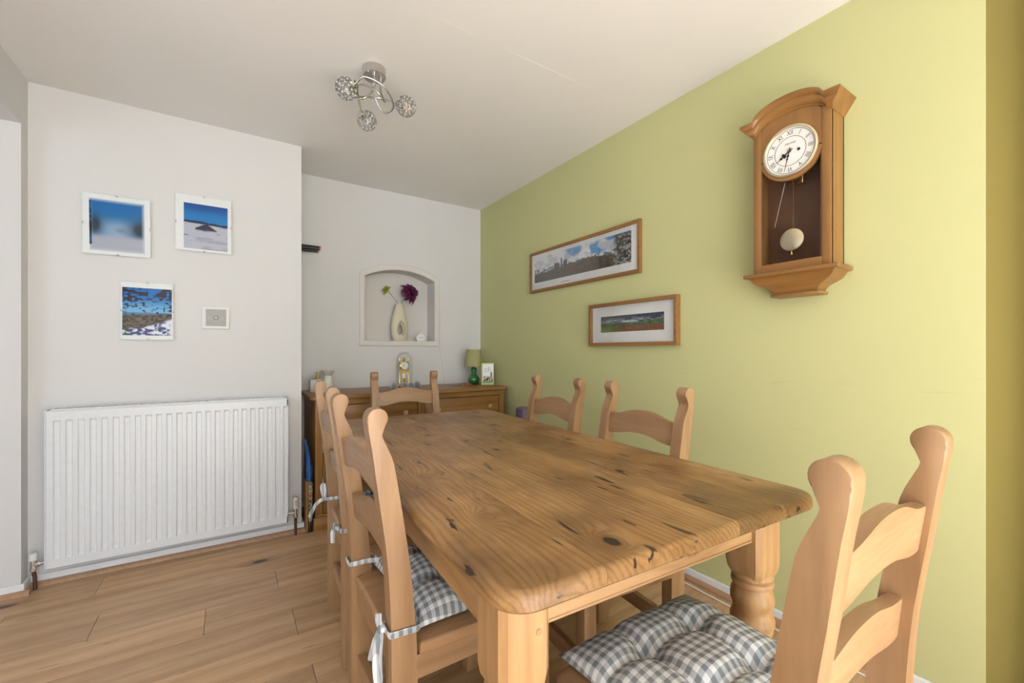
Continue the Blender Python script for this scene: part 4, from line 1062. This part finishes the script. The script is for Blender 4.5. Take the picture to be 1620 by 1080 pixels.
# ------------------------------------------------------------------ things in the niche
NYV = 3.475
va = thing('vase', 'cream teardrop vase with oval hole through it, standing in the niche', 'vase', (1.165, NYV, NZ0))
vp = [(0, 0), (.046, 0), (.052, .004), (.064, .03), (.071, .07), (.0735, .10), (.071, .135), (.064, .175), (.053, .225), (.041, .268), (.032, .297), (.028, .310), (.022, .310), (.024, .29), (0, .28)]
def solid(name, prof, sc, loc):
    bm = bmesh.new(); lathe(bm, prof, 40, loc, 'z', sc); me = bpy.data.meshes.new(name); bmesh.ops.recalc_face_normals(bm, faces=bm.faces[:]); bm.to_mesh(me); bm.free()
    o = bpy.data.objects.new(name, me); COL.objects.link(o); return o
vo_ = solid('vase_solid', vp, (1, .52, 1), (0, 0, 0))
cutp = [(0, -.062), (.020, -.054), (.033, -.032), (.036, -.006), (.031, .026), (.020, .052), (.008, .066), (0, .069)]
cut = solid('cut', cutp, (1, 1.05, 1), (.002, -.030, .098)); cut2 = solid('cut2', [(r_*.62, h_*.66) for r_, h_ in cutp], (1, 6, 1), (.006, 0, .092))
for c_ in (cut, cut2):
    mo = vo_.modifiers.new('b', 'BOOLEAN'); mo.operation = 'DIFFERENCE'; mo.object = c_; mo.solver = 'EXACT'
bpy.context.view_layer.update()
me = bpy.data.meshes.new_from_object(vo_.evaluated_get(bpy.context.evaluated_depsgraph_get()))
for o_ in (vo_, cut, cut2): bpy.data.objects.remove(o_)
me.materials.clear(); me.materials.append(M['vase']); me.shade_smooth(); me.set_sharp_from_angle(angle=R(35))
vb = bpy.data.objects.new('body', me); COL.objects.link(vb); vb.parent = va

def petals(bm, c, axis, rings):
    q = Vector((0, 0, 1)).rotation_difference(axis).to_matrix(); rs = random.Random(9)
    for (n, tilt, L_, w_, base) in rings:
        for k in range(n):
            ph = 2*PI*(k+rs.uniform(-.2, .2))/n+tilt; tl = R(tilt+rs.uniform(-8, 8)); d = Vector((math.cos(ph)*math.sin(tl), math.sin(ph)*math.sin(tl), math.cos(tl)))
            s_ = Vector((-math.sin(ph), math.cos(ph), 0)); n_ = d.cross(s_); L2 = L_*rs.uniform(.85, 1.12); o0 = d*base
            prof_ = ((0, .3, 0), (.4, .9, .10), (.75, .85, .06), (1.0, .05, -.10)); prev = None
            for (t_, ww, lift) in prof_:
                m = o0+d*L2*t_+n_*L2*lift; e = [c+q @ (m-s_*w_*ww+n_*L2*.06*ww), c+q @ m, c+q @ (m+s_*w_*ww+n_*L2*.06*ww)]
                cur = [bm.verts.new(p) for p in e]
                if prev:
                    for i in (0, 1): bm.faces.new((prev[i], prev[i+1], cur[i+1], cur[i]))
                prev = cur
def flower(name, label, pts, mat, axis, rings, heart):
    base = Vector((1.165, NYV, NZ0)); f = thing(name, label, 'flower', base+Vector(pts[0]))
    o0 = Vector(pts[0]); bm = bmesh.new(); tube(bm, [Vector(p)-o0 for p in catmull(pts, 5)], .0020, 8); obj('stem', bm, M['stem'], f, 60)
    bm = bmesh.new(); c = Vector(pts[-1])-o0; petals(bm, c, Vector(axis).normalized(), rings); lathe(bm, [(0, -heart), (heart*.8, -heart*.5), (heart, 0), (heart*.7, heart*.6), (0, heart)], 10, tuple(c))
    b = obj('blossom', bm, mat, f, 60); sd = b.modifiers.new('thickness', 'SOLIDIFY'); sd.thickness = .0008
    return f
flower('purple_dahlia', 'deep purple dahlia leaning right in the cream vase', [(.004, 0, .285), (.016, 0, .315), (.040, -.008, .352), (.078, -.028, .400)], M['purple'], (.55, -.75, .30),
       ((9, 22, .050, .015, .006), (12, 48, .068, .017, .006), (14, 74, .082, .018, .006), (15, 98, .086, .018, .006), (13, 124, .072, .016, .006)), .018)
flower('lime_chrysanthemum', 'small lime green flower leaning left in the cream vase', [(-.006, 0, .285), (-.016, 0, .318), (-.060, -.006, .366), (-.108, -.014, .412)], M['lime'], (-.80, -.25, .55),
       ((8, 25, .026, .008, .003), (10, 55, .038, .009, .003), (12, 85, .046, .009, .003)), .011)
bm = bmesh.new()
hp = []
for k in range(40):
    a = 2*PI*k/40; x = 16*math.sin(a)**3; z = 13*math.cos(a)-5*math.cos(2*a)-2*math.cos(3*a)-math.cos(4*a); hp.append((x, z))
he = thing('love_stone', 'little white pebble-shaped ornament lettered LOVE in the niche', 'ornament', (1.338, 3.455, NZ0))
op = [(-.026, 0), (.026, 0), (.036, .012), (.0385, .028), (.034, .044), (.022, .056), (.006, .064), (.002, .074), (-.003, .064), (-.020, .057), (-.033, .045), (-.0385, .028), (-.036, .012)]
oc = catmull([(a, b, 0) for a, b in op], 3); bm = bmesh.new(); prism(bm, [(p.x, max(0, p.y)) for p in oc], 'y', -.012, .012, .005, 3); hb = obj('body', bm, M['stone'], he, 60)
t = text_mesh('LOVE', .017); bm = bmesh.new(); merge(bm, t, Matrix.Translation((0, -.0126, .030)) @ Matrix.Rotation(R(90), 4, 'X')); obj('lettering', bm, M['ink'], he)

# ------------------------------------------------------------------ cables, rods and the corner things
cb = thing('lamp_cable', 'thin white cable hanging from niche corner to the sideboard', 'cable', (1.48, YB-.006, SZ))
bm = bmesh.new(); tube(bm, catmull([(-.030, -.008, .362), (-.012, -.010, .340), (.006, 0, .305), (.028, 0, .20), (.052, -.001, .09), (.058, -.004, .004), (.075, -.03, .004)], 5), .0038, 8); obj('flex', bm, M['cable'], cb, 60)
fc = thing('floor_cable', 'white cable lying on the floorboards along the green wall', 'cable', (1.81, 1.4, 0))
bm = bmesh.new(); tube(bm, catmull([(.022, 1.1, .004), (.018, .5, .004), (.020, 0, .004), (.010, -.3, .004), (.014, -.6, .004), (.004, -.95, .004)], 6), .0035, 8); obj('flex', bm, M['cable'], fc, 60)

rd = thing('black_rods', 'black rods with coral ends projecting beside the chimney breast, high on the wall', 'rods', (XCR, 3.345, 1.855))
for (dz, dy, L_) in ((.013, 0, .165), (-.013, .004, .152), (0.0, -.018, .160)):
    bm = bmesh.new(); lathe(bm, [(.0115, 0), (.0115, L_)], 16, (0, dy, dz), 'x'); r1 = obj('rod', bm, M['black'], rd, 40)
    bm = bmesh.new(); lathe(bm, [(.0115, L_), (.0118, L_+.006), (.009, L_+.010), (.007, L_+.006), (0, L_+.005)], 16, (0, dy, dz), 'x'); obj('end_cap', bm, M['coral'], r1, 40)

fs = thing('fire_screen', 'narrow floral tapestry screen with wooden edge beside the sideboard', 'screen', (.404, 2.895, 0))
bm = bmesh.new(); box(bm, -.022, -.010, -.012, .08, 0, .315, .002, 1); obj('frame', bm, M['side_z'], fs, 40)
t = bmesh.new(); box(t, -.010, .016, -.010, .078, .065, .312, .010, 3); obj('tapestry', t, M['floral'], fs, 50)
bm = bmesh.new(); box(bm, -.008, .014, -.008, .076, .0, .0648, .004, 2); obj('foot', bm, M['black'], fs, 40)
bg = thing('blue_bag', 'blue nylon bag squeezed between chimney breast and sideboard', 'bag', (.404, 2.935, .316))
t = bmesh.new(); prf = [(-.020, 0, .016), (-.020, .06, .018), (-.022, .14, .015), (-.026, .21, .009), (-.029, .26, .003)]
Q = []
for x0, z, wd in prf: Q.append([t.verts.new((x0+wd+.004+wd*math.cos(a), .03*math.sin(a)-.01, z)) for a in [2*PI*k/12 for k in range(12)]])
for a, b in zip(Q, Q[1:]):
    for k in range(12): t.faces.new((a[k], a[(k+1) % 12], b[(k+1) % 12], b[k]))
t.faces.new(Q[0][::-1]); t.faces.new(Q[-1]); obj('body', t, M['blue'], bg, 60)
bm = bmesh.new(); tube(bm, catmull([(-.002, -.032, .05), (.004, -.038, .13), (-.008, -.034, .20)], 5), .003, 6); obj('strap', bm, M['black'], bg, 60)

uc = thing('upright_case', 'mauve ribbed upright case by green wall behind the farther wall-side chair', 'case', (1.817, 2.60, 0))
t = bmesh.new(); box(t, -.050, .050, -.055, .055, .02, .705, .022, 4); obj('shell', t, M['mauve'], uc, 40)
for k in range(4):
    x = -.030+.020*k; bm = bmesh.new(); box(bm, x-.004, x+.004, -.0585, -.050, .06, .675, .003, 2); obj('rib', bm, M['mauve'], uc, 40)
for sx in (-1, 1):
    for sy in (-1, 1):
        bm = bmesh.new(); lathe(bm, [(.010, 0), (.012, .004), (.012, .022), (0, .022)], 12, (sx*.032, sy*.035, 0)); obj('foot', bm, M['black'], uc, 40)
